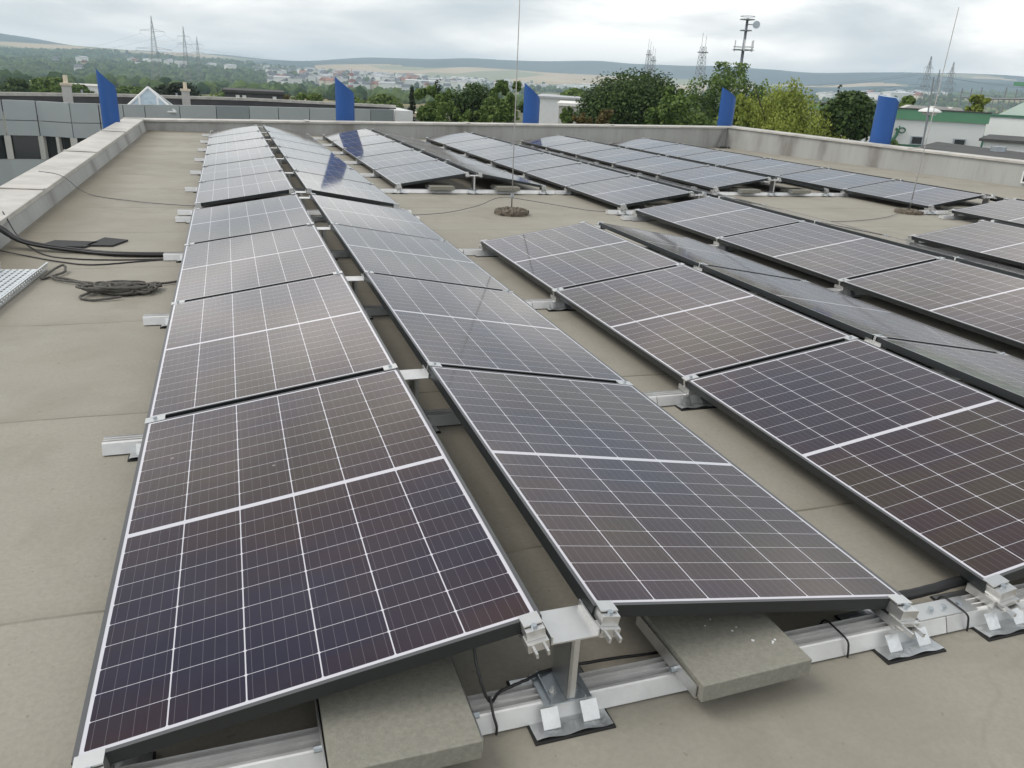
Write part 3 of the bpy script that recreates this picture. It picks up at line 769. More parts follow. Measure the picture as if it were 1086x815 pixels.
for xt, lb in ((1.93, 'black cable tie round the rail beyond the flecked paver'), (2.37, 'black cable tie round the rail end between two foil covered feet')):
    o = MB().tube(wob_path([(xt, .06, .03), (xt, .045, .055), (xt, 0, .0575), (xt, -.045, .054), (xt + .003, -.0535, .03), (xt + .003, -.057, .004)], 6, 0), .003, 6).build('cable_tie', m_cable); tag(o, lb, 'cable tie')
cable('hanging_cable', [(1.03, 1.5, .24), (1.02, 1.42, .1), (1.07, 1.3, .02), (1.12, 1.25, .012)], .004, 'thin dark cable hanging in the gap under the second ridge', 'cable')
o = MB()
o.box(1.0, 1.12, 1.18, 1.3, .03, .06)
tag(o.build('cable_junction_box', m_steel), 'small grey metal box lying in the gap between the first two rows', 'box')
# cable bundle coming over the low parapet
for q, (dx, r_) in enumerate([(0, .012), (.028, .012), (.055, .011), (-.03, .010)]):
    z_ = .012 + .012 * (q % 2)
    cable('black_cable', [(-2.1, 6.3 + dx, .24), (-1.62, 6.02 + dx, .212), (-1.42, 5.92 + dx, .15 + .01 * q), (-1.22, 5.82 + dx, .045 + z_), (-.8, 5.66 + dx, z_), (-.45, 5.50 + dx * .9, z_), (0.1, 5.45 + dx * .8, z_), (.9, 5.42 + dx, z_)],
          r_, ['thick black cable, uppermost of the bundle coming over the low parapet', 'thick black cable in the middle of the bundle over the low parapet', 'thick black cable, last of the bundle towards the rubber mats', 'black cable on the rope side of the bundle over the parapet'][q], 'cable', seed=q, k=8)
cable('thin_cable', [(-1.5, 6.5, .2), (-1.3, 6.05, .05), (-1.05, 5.6, .008), (-.8, 5.42, .007), (-.5, 5.36, .006), (-.1, 5.36, .006)], .006, 'thin black cable curving beside the thick bundle towards the panels', 'cable', seed=8)
cable('thin_cable', [(-1.45, 5.75, .03), (-1.15, 5.55, .007), (-.9, 5.33, .007), (-.65, 5.2, .006), (-.3, 5.3, .006), (.0, 5.38, .006)], .006, 'thin black cable passing the end of the cable tray', 'cable', seed=9)
# rubber mats
for (pts, lb) in (([(-1.16, 5.93), (-.80, 5.86), (-.72, 6.07), (-1.07, 6.16)], 'thin black rubber mat lying partly behind the cable bundle'), ([(-.80, 5.93), (-.60, 5.90), (-.50, 6.14), (-.70, 6.26)], 'thin black rubber mat tilted flat beside another, nearer the panels')):
    tag(MB().prism(pts, 'z', .004, .016).build('rubber_mat', m_mat), lb, 'mat', 'black rubber mats')
# coiled rope
def rope():
    r = random.Random(21); pts = []
    pts += wob_path([(.1, 4.62, .02), (-.1, 4.52, .015), (-.25, 4.47, .02), (-.32, 4.42, .03)], 8, .002, 3)
    cx, cy = -.36, 4.34
    for k in range(24):
        ax, ay = r.uniform(.05, .17), r.uniform(.04, .085); ph = r.uniform(-.9, .5); ox, oy = r.uniform(-.11, .13), r.uniform(-.05, .05)
        for j in range(16):
            a = 2 * math.pi * j / 16 + .5
            x_, y_ = ax * math.cos(a), ay * math.sin(a)
            pts.append(Vector((cx + ox + x_ * math.cos(ph) - y_ * math.sin(ph), cy + oy + x_ * math.sin(ph) + y_ * math.cos(ph), .012 + .0016 * k + .007 * (1 + math.sin(2 * a + k * 1.7)))))
    pts += wob_path([(-.5, 4.45, .03), (-.58, 4.56, .02), (-.66, 4.62, .015), (-.75, 4.72, .014), (-.86, 4.8, .013), (-.92, 4.76, .013), (-.86, 4.95, .04), (-.82, 5.03, .045), (-.80, 4.92, .02), (-.86, 4.78, .02), (-.78, 4.66, .018), (-.62, 4.55, .02), (-.54, 4.3, .03), (-.6, 4.2, .012), (-.5, 4.12, .012), (-.35, 4.15, .02)], 8, .003, 4)
    return pts
tag(MB().tube(rope(), .0085, 7).build('coiled_rope', m_rope, smooth=True), 'grey rope in a loose tangled coil on the roof beside the first row', 'rope')
# roof wires of the lightning protection
def wire(pts, label, r=.004): return cable('roof_wire', pts, r, label, 'wire', mt=m_wire, a=.004)
wire([(-1.7, 9.15, .24), (-1.45, 9.05, .2), (-1.2, 8.95, .02), (-.7, 8.45, .012), (-.18, 8.14, .012), (.3, 8.0, .012)], 'thin wire crossing the roof from the low parapet to the first row')
wire([(2.2, 7.42, .012), (2.7, 7.5, .03), (3.2, 7.9, .05), (3.52, 7.98, .14), (3.9, 8.0, .1), (4.6, 7.75, .02), (5.0, 7.7, .012)], 'thin wire running through the clip of the tall rod in the aisle')
wire([(7.0, 7.1, .012), (7.8, 6.9, .012), (8.8, 7.2, .012), (9.6, 7.7, .03), (10.05, 8.05, .06)], 'thin wire curving over the aisle to the rod beyond the panels')
for yy_ in ():
    pass

# lightning rods on rough stone bases
def rod(x, y, lean, label):
    t = empty('lightning_rod', (x, y, 0)); tag(t, label, 'lightning rod')
    L_ = 3.6
    MB().tube([(0, 0, .05), (lean[0] * .2, lean[1] * .2, .6), (lean[0], lean[1], L_)], .0085, 8, .0045).build('rod', m_rod, t, smooth=True)
    MB().tube([(-.0, 0, .2), (0, 0, .24)], .022, 8).build('clip', m_steel, t)
    r = random.Random(x); b = MB(); n = 22
    base = MB()
    for i in range(150):
        a = r.uniform(0, 6.283); q = r.uniform(0, 1) ** .5 * .19; s_ = r.uniform(.018, .04)
        base.add([(math.cos(a) * q + v.x * s_ * r.uniform(.7, 1.2), math.sin(a) * q * .95 + v.y * s_ * r.uniform(.7, 1.2), .055 * (1 - (q / .22) ** 4) + v.z * s_ * .9) for v in IV], IF)
    base.prism([(math.cos(6.283 * i / n) * .2, math.sin(6.283 * i / n) * .19) for i in range(n)], 'z', .0, .055)
    base.build('stone_base', m_stone, t)
    return t
m_stone = mat('mossy_stone', (.13, .11, .085), .95, 0, .6, 25, .01, 60)
rod(3.52, 7.56, (-.0, .12, 0), 'tall thin rod on a rough stone base in the aisle before the ballast pavers')
r2 = rod(9.62, 7.62, (.14, .08, 0), 'tall thin rod on stone base at the corner of the fifth pair of rows')
r2.scale = (1, 1, .755)

# perforated cable tray
def tray():
    t = empty('cable_tray', (-1.085, 5.08, 0), (0, 0, R(-4.5)))
    tag(t, 'perforated galvanised cable tray lying on the roof by the low parapet', 'cable tray')
    W_, L_, H = .30, 1.7, .06; b = MB()
    # floor: slotted lattice
    xs = [-W_ / 2]; nx = 7
    for i in range(nx):
        c = -W_ / 2 + W_ * (i + .5) / nx; xs += [c - .007, c + .007]
    xs.append(W_ / 2); ys = [0.0]; ny = 30
    for j in range(ny):
        c = L_ * (j + .5) / ny; ys += [c - .019, c + .019]
    ys.append(L_)
    for i in range(len(xs) - 1):
        for j in range(len(ys) - 1):
            if i % 2 == 1 and j % 2 == 1 and (i // 2 + j // 2) % 1 == 0: continue
            b.add([(xs[i], -ys[j], .010), (xs[i + 1], -ys[j], .010), (xs[i + 1], -ys[j + 1], .010), (xs[i], -ys[j + 1], .010)], [(3, 2, 1, 0)])
    b.build('tray_floor', m_tray, t)
    for s in (-1, 1):
        f = MB(); x0 = s * W_ / 2; zs = [.006, .02, .028, .036, .044, H]
        n = 68
        for j in range(n):
            ya, yb = -L_ * j / n, -L_ * (j + 1) / n
            for q in range(5):
                if q in (1, 3) and j % 2 == (q == 3): continue
                for dx in (0, s * .0015):
                    f.add([(x0 + dx, ya, zs[q]), (x0 + dx, yb, zs[q]), (x0 + dx, yb, zs[q + 1]), (x0 + dx, ya, zs[q + 1])], [(0, 1, 2, 3)])
        f.box(min(x0, x0 + s * .012), max(x0, x0 + s * .012), -L_, 0, H, H + .0015)
        f.build('side_flange', m_tray, t)
    return t
tray()

# blue fins standing outside the parapets
def fin(x, y, wd, z0, ztop, zlow, rz, label, lean=(0, 0)):
    """curved upright sheet fin with a slanted top; local +x is its width"""
    t = empty('blue_fin', (x, y, z0), (0, 0, rz)); tag(t, label, 'facade fin', 'blue facade fins')
    b = MB(); n = 12; dp = wd * .42; lower = -3.0
    fr, bk = [], []
    for i in range(n + 1):
        s_ = i / n; xx = s_ * wd; yy = -dp * math.sin(math.pi * min(1, s_ * 1.0)) ** .8 * .8
        hz_ = ztop - (ztop - zlow) * (s_ ** .85) if ztop > zlow else ztop
        if s_ > .93: hz_ = zlow - (s_ - .93) * 1.2
        fr.append((xx, yy, hz_ - z0)); bk.append((xx, -yy * .7 + .01, hz_ - z0 + .0))
    ring = fr + bk[::-1][1:-1]
    m = len(ring); vs = [(p[0] + lean[0] * p[2], p[1] + lean[1] * p[2], p[2]) for p in ring] + [(p[0], p[1], lower) for p in ring]
    b.add(vs, [(i, (i + 1) % m, m + (i + 1) % m, m + i) for i in range(m)])
    b.build('fin_sheet', m_blue, t, smooth=True)
    c = MB(); c.add(vs[:m], [tuple(range(m))][:0])
    # closing strip on the slanted top
    for i in range(n):
        a0 = Vector(vs[i]); a1 = Vector(vs[i + 1]); b0 = Vector(vs[m - i] if i > 0 else vs[0]); b1 = Vector(vs[m - i - 1]) if i < n - 1 else Vector(vs[n])
        up = Vector((0, 0, .004)); c.quad(a0 + up, a1 + up, b1 + up, b0 + up)
    c.build('top_cap', m_bluecap, t)
    return t
m_bluecap = mat('blue_cap', (.38, .50, .62), .35)
_a = CAM + ray(109, 134) * ((18.2 - CAM.y) / ray(109, 134).y); _b = CAM + ray(129, 128) * ((18.5 - CAM.y) / ray(129, 128).y)
_t = CAM + ray(100, 72) * ((18.2 - CAM.y) / ray(100, 72).y); _s = CAM + ray(125, 92) * ((18.5 - CAM.y) / ray(125, 92).y)
fin(_a.x, 18.2, _b.x - _a.x, .0, _t.z, _s.z, R(8), 'blue fin rising behind the low parapet, before the grey clad building')
fin(3.03, 20.25, .48, .0, 1.40, 1.02, 0, 'blue fin behind the back parapet between the first and second pairs of rows')
fin(8.13, 20.25, .48, .0, 1.50, 1.10, 0, 'blue fin behind the back parapet close to the tall thin rod')
fin(14.46, 20.4, .54, .0, 1.68, 1.36, 0, 'blue fin at the parapet corner before the trees')
fin(15.80, 15.45, .62, .0, 1.66, 1.60, math.atan2(rd.y, rd.x), 'blue fin behind the slanted parapet before the green banded hall')

# ------------------------------------------------------------------ neighbouring office building
def office():
    t = empty('office_building', (0, 46, -9)); tag(t, 'grey clad office building with ribbon windows and roof skylight beyond the low parapet', 'building')
    O = Vector((0, 46, -9))
    zt, zb = -.55, -2.2
    us = [-170, -75, 1, 37, 73, 104, 130, 153, 190, 229, 264, 295, 328, 362, 393, 418]
    vt = lambda u: 103.5 + (u + 170) * .0 if False else None
    front = []
    tab = [(-170, 103), (0, 106), (37, 107.3), (73, 109.5), (130, 111), (190, 111.8), (264, 113), (328, 114.6), (393, 116), (418, 116.3)]
    def vv(u):
        for (a, va), (c, vc) in zip(tab, tab[1:]):
            if u <= c: return va + (vc - va) * (u - a) / (c - a)
        return tab[-1][1]
    front = [onz(u, vv(u), zt) for u in us]
    fas = MB(); fas2 = MB()
    for i in range(len(us) - 1):
        a, c = front[i], front[i + 1]; d = (c - a).normalized() * .025
        nrm = Vector((d.y, -d.x, 0)).normalized(); nrm = nrm if nrm.y < 0 else -nrm
        mid_z = zt - .92
        for z1, z2 in ((zt, mid_z), (mid_z - .03, zb)):
            tgt = MB(); dk = us[i] in (229, 393)
            tgt.add([a + d - O + Vector((0, 0, z1 - a.z)), c - d - O + Vector((0, 0, z1 - a.z)), c - d - O + Vector((0, 0, z2 - a.z)), a + d - O + Vector((0, 0, z2 - a.z)),
                     a + d - O - nrm * .25 + Vector((0, 0, z1 - a.z)), c - d - O - nrm * .25 + Vector((0, 0, z1 - a.z)), c - d - O - nrm * .25 + Vector((0, 0, z2 - a.z)), a + d - O - nrm * .25 + Vector((0, 0, z2 - a.z))],
                    [(3, 2, 1, 0), (0, 1, 5, 4), (2, 3, 7, 6), (1, 2, 6, 5), (3, 0, 4, 7)])
            tgt.build('fascia_panel', m_cladd2 if dk else m_cladd, t)
    core = MB(); low = MB(); wins = []
    for i in range(len(us) - 1):
        a, c = front[i], front[i + 1]
        n_ = Vector(((c - a).y, -(c - a).x, 0)).normalized(); n_ = n_ if n_.y < 0 else -n_
        A, D = a - n_ * .3, c - n_ * .3
        core.add([Vector((A.x, A.y, zt - .05)) - O, Vector((D.x, D.y, zt - .05)) - O, Vector((D.x, D.y, -9)) - O, Vector((A.x, A.y, -9)) - O], [(0, 3, 2, 1)])
        # second fascia below the window band
        low.add([Vector((a.x, a.y, -3.35)) - O, Vector((c.x, c.y, -3.35)) - O, Vector((c.x, c.y, -5.0)) - O, Vector((a.x, a.y, -5.0)) - O, Vector((A.x, A.y, -3.35)) - O, Vector((D.x, D.y, -3.35)) - O], [(3, 2, 1, 0), (0, 1, 5, 4)])
    core.build('wall', m_darkroof, t); low.build('lower_fascia', m_cladd, t)
    for i in range(len(us) - 1):
        a, c = front[i], front[i + 1]
        if us[i] > 140: continue
        L_ = (c - a).length; k = max(1, round(L_ / 1.15)); d = (c - a) / k; n_ = Vector((d.y, -d.x, 0)).normalized(); n_ = n_ if n_.y < 0 else -n_
        dd = d.normalized()
        for q in range(k):
            p = a + d * q - n_ * .22; w_ = MB()
            e = p + d
            w_.add([Vector((p.x, p.y, zb)) - O + dd * .2, Vector((e.x, e.y, zb)) - O - dd * .08, Vector((e.x, e.y, -3.35)) - O - dd * .08, Vector((p.x, p.y, -3.35)) - O + dd * .2], [(3, 2, 1, 0)])
            w_.build('window', m_glassdark, t)
            col = MB(); cw = .16 if q % 2 else .28
            T = Matrix.Translation(p - O + n_ * .12) @ Matrix.Rotation(math.atan2(dd.y, dd.x), 4, 'Z')
            col.box(-cw / 2, cw / 2, -.1, .1, -3.34 - p.z, zb - .01 - p.z, T)
            col.build('column', m_offwhite, t)
    # roof deck and the far rim
    back = [onz(-170, 94.5, -.35), onz(0, 98, -.35), onz(130, 100, -.35), onz(264, 104.2, -.35), onz(420, 112, -.35)]
    rim = MB(); white = MB()
    for a, c in zip(back, back[1:]):
        rim.add([Vector((a.x, a.y, -1.3)) - O, Vector((c.x, c.y, -1.3)) - O, Vector((c.x, c.y, -.42)) - O, Vector((a.x, a.y, -.42)) - O], [(0, 1, 2, 3)])
        white.add([Vector((a.x, a.y, z)) - O + Vector((0, y, 0)) for z in (-.52, -.35) for y in (-.05, .5)] + [Vector((c.x, c.y, z)) - O + Vector((0, y, 0)) for z in (-.52, -.35) for y in (-.05, .5)],
                  [(0, 4, 6, 2), (2, 6, 7, 3), (1, 3, 7, 5), (0, 1, 5, 4)])
    rim.build('roof_rim', m_darkroof, t); white.build('rim_coping', m_coping, t)
    deck = MB(); pts = [Vector((p.x, p.y, -1.25)) - O for p in front] + [Vector((p.x, p.y, -1.25)) - O for p in back[::-1]]
    deck.add(pts, [tuple(range(len(pts)))]); deck.build('roof', m_darkroof, t)
    # chimneys
    for (u, v0, v1, hw) in ((73, 111, 91, 3.6), (198, 112, 97, 3.6)):
        p = onz(u, v0, -.75); d_ = math.hypot(p.x - CAM.x, p.y - CAM.y); top = far(u, v1, d_); w_ = hw / FPX * d_ * .95
        c = MB().box(p.x - w_, p.x + w_, p.y - w_, p.y + w_, -1.3, top.z); c.v = [tuple(Vector(v) - O) for v in c.v]
        ch = c.build('chimney', m_offwhite, t)
        c = MB().box(p.x - w_ * 1.25, p.x + w_ * 1.25, p.y - w_ * 1.25, p.y + w_ * 1.25, top.z, top.z + .12); c.tube([(p.x, p.y, top.z + .12), (p.x, p.y, top.z + .5)], .12); c.v = [tuple(Vector(v) - O) for v in c.v]
        c.build('chimney_cap', m_hc, ch)
    # pyramid skylight
    p = onz(158, 112, -.6); d_ = math.hypot(p.x - CAM.x, p.y - CAM.y); top = far(157, 93, d_ + 1.2); w_ = 22.5 / FPX * d_ * .98
    bs = [Vector((p.x + sx * w_, p.y + sy, -.9)) for sx, sy in ((-1, -.3), (1, .2), (1.0, 2.6), (-1, 2.2))]; ap = Vector((top.x, p.y + 1.1, top.z))
    g = MB()
    for i in range(4): g.add([bs[i] - O, bs[(i + 1) % 4] - O, ap - O], [(0, 1, 2)])
    sk = g.build('skylight', mat('skylight_glass', (.34, .42, .48), .15), t)
    fr = MB()
    for i in range(4):
        fr.tube([bs[i] - O, ap - O], .07, 6); fr.tube([bs[i] - O, bs[(i + 1) % 4] - O], .06, 6)
    for q in (.33, .67):
        a = bs[0].lerp(bs[1], q); h = min(q, 1 - q) * 2; fr.tube([a - O, a.lerp(ap, .0) + (ap - a) * 0 + (bs[0].lerp(ap, h) - bs[0].lerp(ap, h)) - O + Vector((0, .3 * h, (ap.z - a.z) * h * .98))], .05, 6)
    fr.build('skylight_frame', m_white, sk)
    # small roof vents
    for u, v in ((88, 105), (188, 108)):
        p = onz(u, v, -.9); MB().tube([p - O + Vector((0, 0, -.4)), p - O + Vector((0, 0, .55))], .07).build('roof_vent', m_steel, t)
    # white corner end block beyond the cladding
    a = onz(418, 116.3, zt); c = onz(432, 117, zt)
    MB().box(a.x - O.x + .05, c.x - O.x + .4, a.y - O.y - .1, a.y - O.y + 5, -5 - O.z, zt - O.z - .05).build('end_wall', m_white, t)
office()

def boxhouse(name, label, cat, u0, u1, vtop, d, depth, wall, roofm, base=-10, over=.2, roofh=.25):
    """plain flat-roofed neighbour: true box at its own distance"""
    a, c = far(u0, vtop, d), far(u1, vtop, d); top = (a.z + c.z) / 2; dr = (c - a); dr.z = 0; L_ = dr.length; ang = math.atan2(dr.y, dr.x)
    t = empty(name, (a.x, a.y, base), (0, 0, ang)); tag(t, label, cat)
    MB().box(0, L_, 0, depth, 0, top - base - roofh).build('wall', wall, t)
    MB().box(-over, L_ + over, -over, depth + over, top - base - roofh + .003, top - base).build('roof', roofm, t)
    return t, L_, top - base
# low neighbours seen over the back parapet
t, L_, H_ = boxhouse('grey_roof_house', 'long low building with dark grey roof behind the office roof', 'building', 238, 300, 96.5, 85, 8, m_darkroof, m_darkroof)
for q in (1, 1.6, 4.4): MB().box(q, q + .35, -.05, -.0, H_ - .8, H_ - .45).build('window', m_white, t)
t, L_, H_ = boxhouse('rooftop_block', 'small cream block with flat top beside the grey cladding end', 'building', 426, 452, 121, 62, 4, m_offwhite, m_hc, roofh=.2)
t, L_, H_ = boxhouse('white_hall', 'large white hall with smooth wall behind the blue fin and small tree', 'building', 570, 616, 103, 110, 30, m_white, m_hg)
MB().box(6.5, 7.1, -.2, -.0, 0, H_ - 1.5).build('downpipe', m_blue, t)
t, L_, H_ = boxhouse('cream_house', 'cream flat roofed house half hidden by the large dark tree', 'building', 593, 640, 110.5, 75, 12, m_offwhite, m_hw)
for q in (.5, 2.4): MB().box(q, q + .8, -.06, .0, H_ - 1.9, H_ - .9).build('window', m_glassdark, t)
boxhouse('flat_shed', 'low white shed in the meadow between bushes', 'shed', 60, 104, 90.5, 260, 20, m_white, m_offwhite, base=-14)
boxhouse('flat_shed', 'pale shed beside the trees at the meadow edge', 'shed', 32, 45, 87, 280, 20, m_hc, m_offwhite, base=-14)

# green banded warehouse
def warehouse():
    d = 52; a = far(905, 115, d); c = far(1049, 118.5, 53.5); zt = (a.z + c.z) / 2
    dr = (c - a); dr.z = 0; L_ = dr.length; ang = math.atan2(dr.y, dr.x); base = -10; H = zt - base
    def lx(u): return min([q * .02 for q in range(0, int(L_ / .02))], key=lambda q: abs(proj((a.x + math.cos(ang) * q, a.y + math.sin(ang) * q, zt - 1.5))[0] - u))
    t = empty('warehouse', (a.x, a.y, base), (0, 0, ang)); tag(t, 'white warehouse with green roof band and two small windows behind the slanted parapet', 'warehouse')
    MB().box(0, L_, 0, 24, 0, H - .55).build('wall', m_wallpale, t)
    MB().box(-.1, L_ + .1, -.12, 24.1, H - .55, H).build('roof_band', m_green, t)
    MB().box(-.14, L_ + .14, -.16, 24.2, H + .002, H + .06).build('roof_edge', m_darkroof, t)
    MB().box(0, L_ + .02, -.06, -.001, H - 2.0, H - 1.9).build('green_trim', m_greendk, t)
    for x_ in (lx(972.5), lx(1017.5)):
        w_ = MB().box(x_ - .33, x_ + .33, -.07, -.002, H - 1.89, H - 1.42).build('window', m_steel, t)
        MB().box(x_ - .26, x_ + .26, -.085, -.072, H - 1.84, H - 1.47).build('pane', m_glassdark, w_)
    for x_ in (1.6, 4.2, 6.8, 9.4): MB().box(x_, x_ + .03, -.012, -.001, H - 9, H - 2.02).build('wall_joint', m_hg, t)
    # curled green emblem on a bracket
    e = MB(); x0, z0 = lx(951) - .25, H - 1.15
    def EP(q): return Vector((x0 + q[0], -.12, z0 + q[1] * .8))
    for pts, r_ in (([(0, -.75), (.12, -.55), (.22, -.3), (.22, 0), (.1, .1)], .1), ([(.22, -.2), (.3, .05), (.28, .3)], .05), ([(.45 + .17 * math.cos(a_), .0 + .17 * math.sin(a_)) for a_ in [6.283 * i / 14 for i in range(15)]], .045)):
        e.tube([EP(q) for q in pts], r_, 8, r_ * .7)
    e.build('emblem', m_greendk, t)
    for x_, s_ in ((L_ * .34, .5), (L_ * .57, .75), (L_ * .75, .6), (L_ * .87, .4)):
        v_ = MB(); v_.prism([(x_ - s_, H + .06), (x_ + s_, H + .06), (x_ + s_ * .6, H + .22), (x_ - s_ * .5, H + .24)], 'y', 3, 4.4); v_.build('roof_dome', m_offwhite, t)
    return t
warehouse()
def hall2():
    d = 62; a = far(1048, 124, d); c = far(1210, 131, d - 4); dr = c - a; dr.z = 0; L_ = dr.length; ang = math.atan2(dr.y, dr.x); base = -10; H = (a.z * .8 + c.z * .2) - base
    t = empty('factory_hall', (a.x, a.y, base), (0, 0, ang)); tag(t, 'pale factory hall with green edging and triangular roof light beyond the warehouse', 'hall')
    MB().box(0, L_, 0, 20, 0, H).build('wall', m_wallpale, t)
    MB().box(-.1, L_, -.1, 20.1, H + .003, H + .14).build('green_edge', m_greendk, t)
    MB().box(-.1, 3.4, -.08, -.002, H - 2.1, H - 1.2).build('window', m_greendk, t)
    MB().box(3.9, 4.9, -.06, -.002, H - 2.4, H - 1.4).build('door', m_hg, t)
    g = MB(); g.prism([(.5, H + .15), (4.2, H + .15), (3.6, H + 1.9)], 'y', .2, 3); g.build('roof_light', m_ltgreen, t)
    g = MB(); g.box(-1.2, L_, 8, 20, H + .15, H + 2.1); g.build('upper_storey', m_ltgreen, t)
    g = MB(); g.box(-3.5, L_, 7.9, 20.1, H + 2.103, H + 2.35); g.build('roof_edge', m_green, t)
    return t
hall2()
# dark roofed shed in front of the halls
def shed():
    P = [onz(u, v, z) for u, v, z in ((975, 157, -1.5), (992, 151, -1.2), (1030, 155, -1.2), (1200, 170, -1.2), (1200, 190, -1.8), (975, 165, -1.8))]
    t = empty('dark_roof_shed', P[0]); tag(t, 'low shed with dark grey roof just outside the slanted parapet', 'shed'); o = P[0]
    a = far(972, 156, 27); b_ = far(994, 150.5, 31); c = far(1250, 182, 24); d_ = far(1250, 200, 18)
    b = MB(); vs = [a, b_, far(1035, 157.5, 31), c, d_]
    b.add([v - o for v in vs] + [v - o - Vector((0, 0, .25)) for v in vs], [tuple(range(5)), tuple(range(9, 4, -1))] + [(i, (i + 1) % 5, 5 + (i + 1) % 5, 5 + i)[::-1] for i in range(5)])
    b.build('roof', m_darkroof, t)
    b = MB(); ins = [v.lerp(sum(vs, Vector()) / 5, .06) for v in vs]
    b.add([v - o - Vector((0, 0, .26)) for v in ins] + [Vector((v.x, v.y, -9)) - o for v in ins], [(i, (i + 1) % 5, 5 + (i + 1) % 5, 5 + i)[::-1] for i in range(5)]); b.build('wall', m_hg, t)
    p = far(1058, 162, 27); MB().tube([p - o, p - o + Vector((0, 0, .16))], .2, 12).build('roof_vent', m_steel, t)
    # parallel pale sheet roof with dark edge
    return t
shed()
t, L_, H_ = boxhouse('annex', 'low white annex with dark roof edge in front of the factory hall', 'building', 1043, 1160, 151, 44, 8, m_white, m_darkroof, roofh=.12)

# ------------------------------------------------------------------ masts, pylons, poles
def lattice(b, base, H, w0, w1, n, r_, rz=0):
    ca, sa = math.cos(rz), math.sin(rz)
    def cor(z, i):
        w_ = (w0 + (w1 - w0) * (z / H)) / 2; x_, y_ = [(-w_, -w_), (w_, -w_), (w_, w_), (-w_, w_)][i]
        return base + Vector((x_ * ca - y_ * sa, x_ * sa + y_ * ca, z))
    zs = [H * (1 - (1 - i / n) ** 1.0) for i in range(n + 1)]
    for i in range(4): b.tube([cor(0, i), cor(H, i)], r_, 4)
    for q in range(n):
        for i in range(4):
            j = (i + 1) % 4
            b.tube([cor(zs[q], i), cor(zs[q + 1], j)], r_ * .6, 3); b.tube([cor(zs[q], j), cor(zs[q + 1], i)], r_ * .6, 3); b.tube([cor(zs[q + 1], i), cor(zs[q + 1], j)], r_ * .6, 3)
    return cor
def pylon(u, vt, d, arms, label, wid=7, rz=.3, r_=.11):
    top = far(u, vt, d); gz = ground(top.x, top.y); H = top.z - gz
    t = empty('power_pylon', (top.x, top.y, gz)); tag(t, label, 'pylon', 'electricity pylons')
    b = MB(); O = Vector((0, 0, 0)); lattice(b, O, H * .82, wid, wid * .2, 9, r_, rz); lattice(b, Vector((0, 0, H * .82)), H * .18, wid * .2, .2, 3, r_, rz)
    b.build('lattice_tower', m_pylon, t)
    px_dir = Vector((math.cos(rz), math.sin(rz), 0)); ends = []
    for hf, half in arms:
        a = MB(); z = H * hf
        for s in (-1, 1):
            tip = px_dir * (s * half) + Vector((0, 0, z))
            a.tube([Vector((0, 0, z + 1.8)), tip], r_ * .8, 4); a.tube([Vector((0, 0, z)), tip], r_ * .8, 4)
            for q in (.3, .6): a.tube([px_dir * (s * half * q) + Vector((0, 0, z)), px_dir * (s * half * q) + Vector((0, 0, z + 1.8 * (1 - q)))], r_ * .5, 3)
            a.tube([tip, tip - Vector((0, 0, 2.2))], r_ * .6, 4)
            ends.append(Vector((top.x, top.y, gz)) + tip - Vector((0, 0, 2.2)))
        a.build('cross_arm', m_pylon, t)
    return ends
A1 = pylon(160, 17, 720, [(.80, 9), (.56, 13)], 'tallest lattice pylon, first of three above the wooded slope', 8)
A2 = pylon(194, 28, 900, [(.84, 6), (.72, 7), (.56, 8.5)], 'slim lattice pylon with three cross arms, second of three above the wooded slope', 7)
A3 = pylon(208.5, 39, 1100, [(.85, 7), (.7, 8.5), (.55, 9)], 'shortest lattice pylon, third of three above the wooded slope', 7)
B1 = pylon(988, 60, 420, [(.86, 3.2), (.72, 6), (.6, 7.5)], 'pale lattice pylon behind the warehouse beside the leaning rod', 7, .2, .08)
B2 = pylon(1012, 66, 520, [(.84, 4), (.7, 6.5)], 'pale lattice pylon behind the warehouse, second from the blue fin', 8, .2, .09)
B3 = pylon(997, 74, 600, [(.8, 4)], 'smallest pale lattice pylon between two others behind the warehouse', 6, .2, .1)
def mast(u, vt, vb, d, w0, w1, label, name='lattice_mast', extra=None, r_=.085):
    top = far(u, vt, d); gz = ground(top.x, top.y); H = top.z - gz
    t = empty(name, (top.x, top.y, gz)); tag(t, label, 'mast')
    b = MB(); Hm = H * .86; lattice(b, Vector(), Hm, w0, w1, 16, r_, .4); b.build('lattice_tower', m_pylon, t)
    a = MB(); a.tube([(-w1 / 2, 0, Hm), (-w1 / 2, 0, H)], r_ * .9, 5); a.tube([(w1 / 2, 0, Hm), (w1 / 2, 0, H * .97)], r_ * .9, 5); a.build('antenna', m_pylon, t)
    q = MB(); zz = H * .8; q.box(-w1 * .9, w1 * .9, -w1 * .9, w1 * .9, zz, zz + .4); q.build('platform', m_pylon, t)
    return t
mast(690, 41, 75, 420, 5, 1.2, 'slim lattice mast, first of two above the round dark tree')
mast(694.5, 49, 75, 430, 5, 1.2, 'slim lattice mast, shorter of two above the round dark tree')
mast(748, 35, 80, 330, 4.6, 1.6, 'lattice mast with platform between the round tree and the telecom mast')
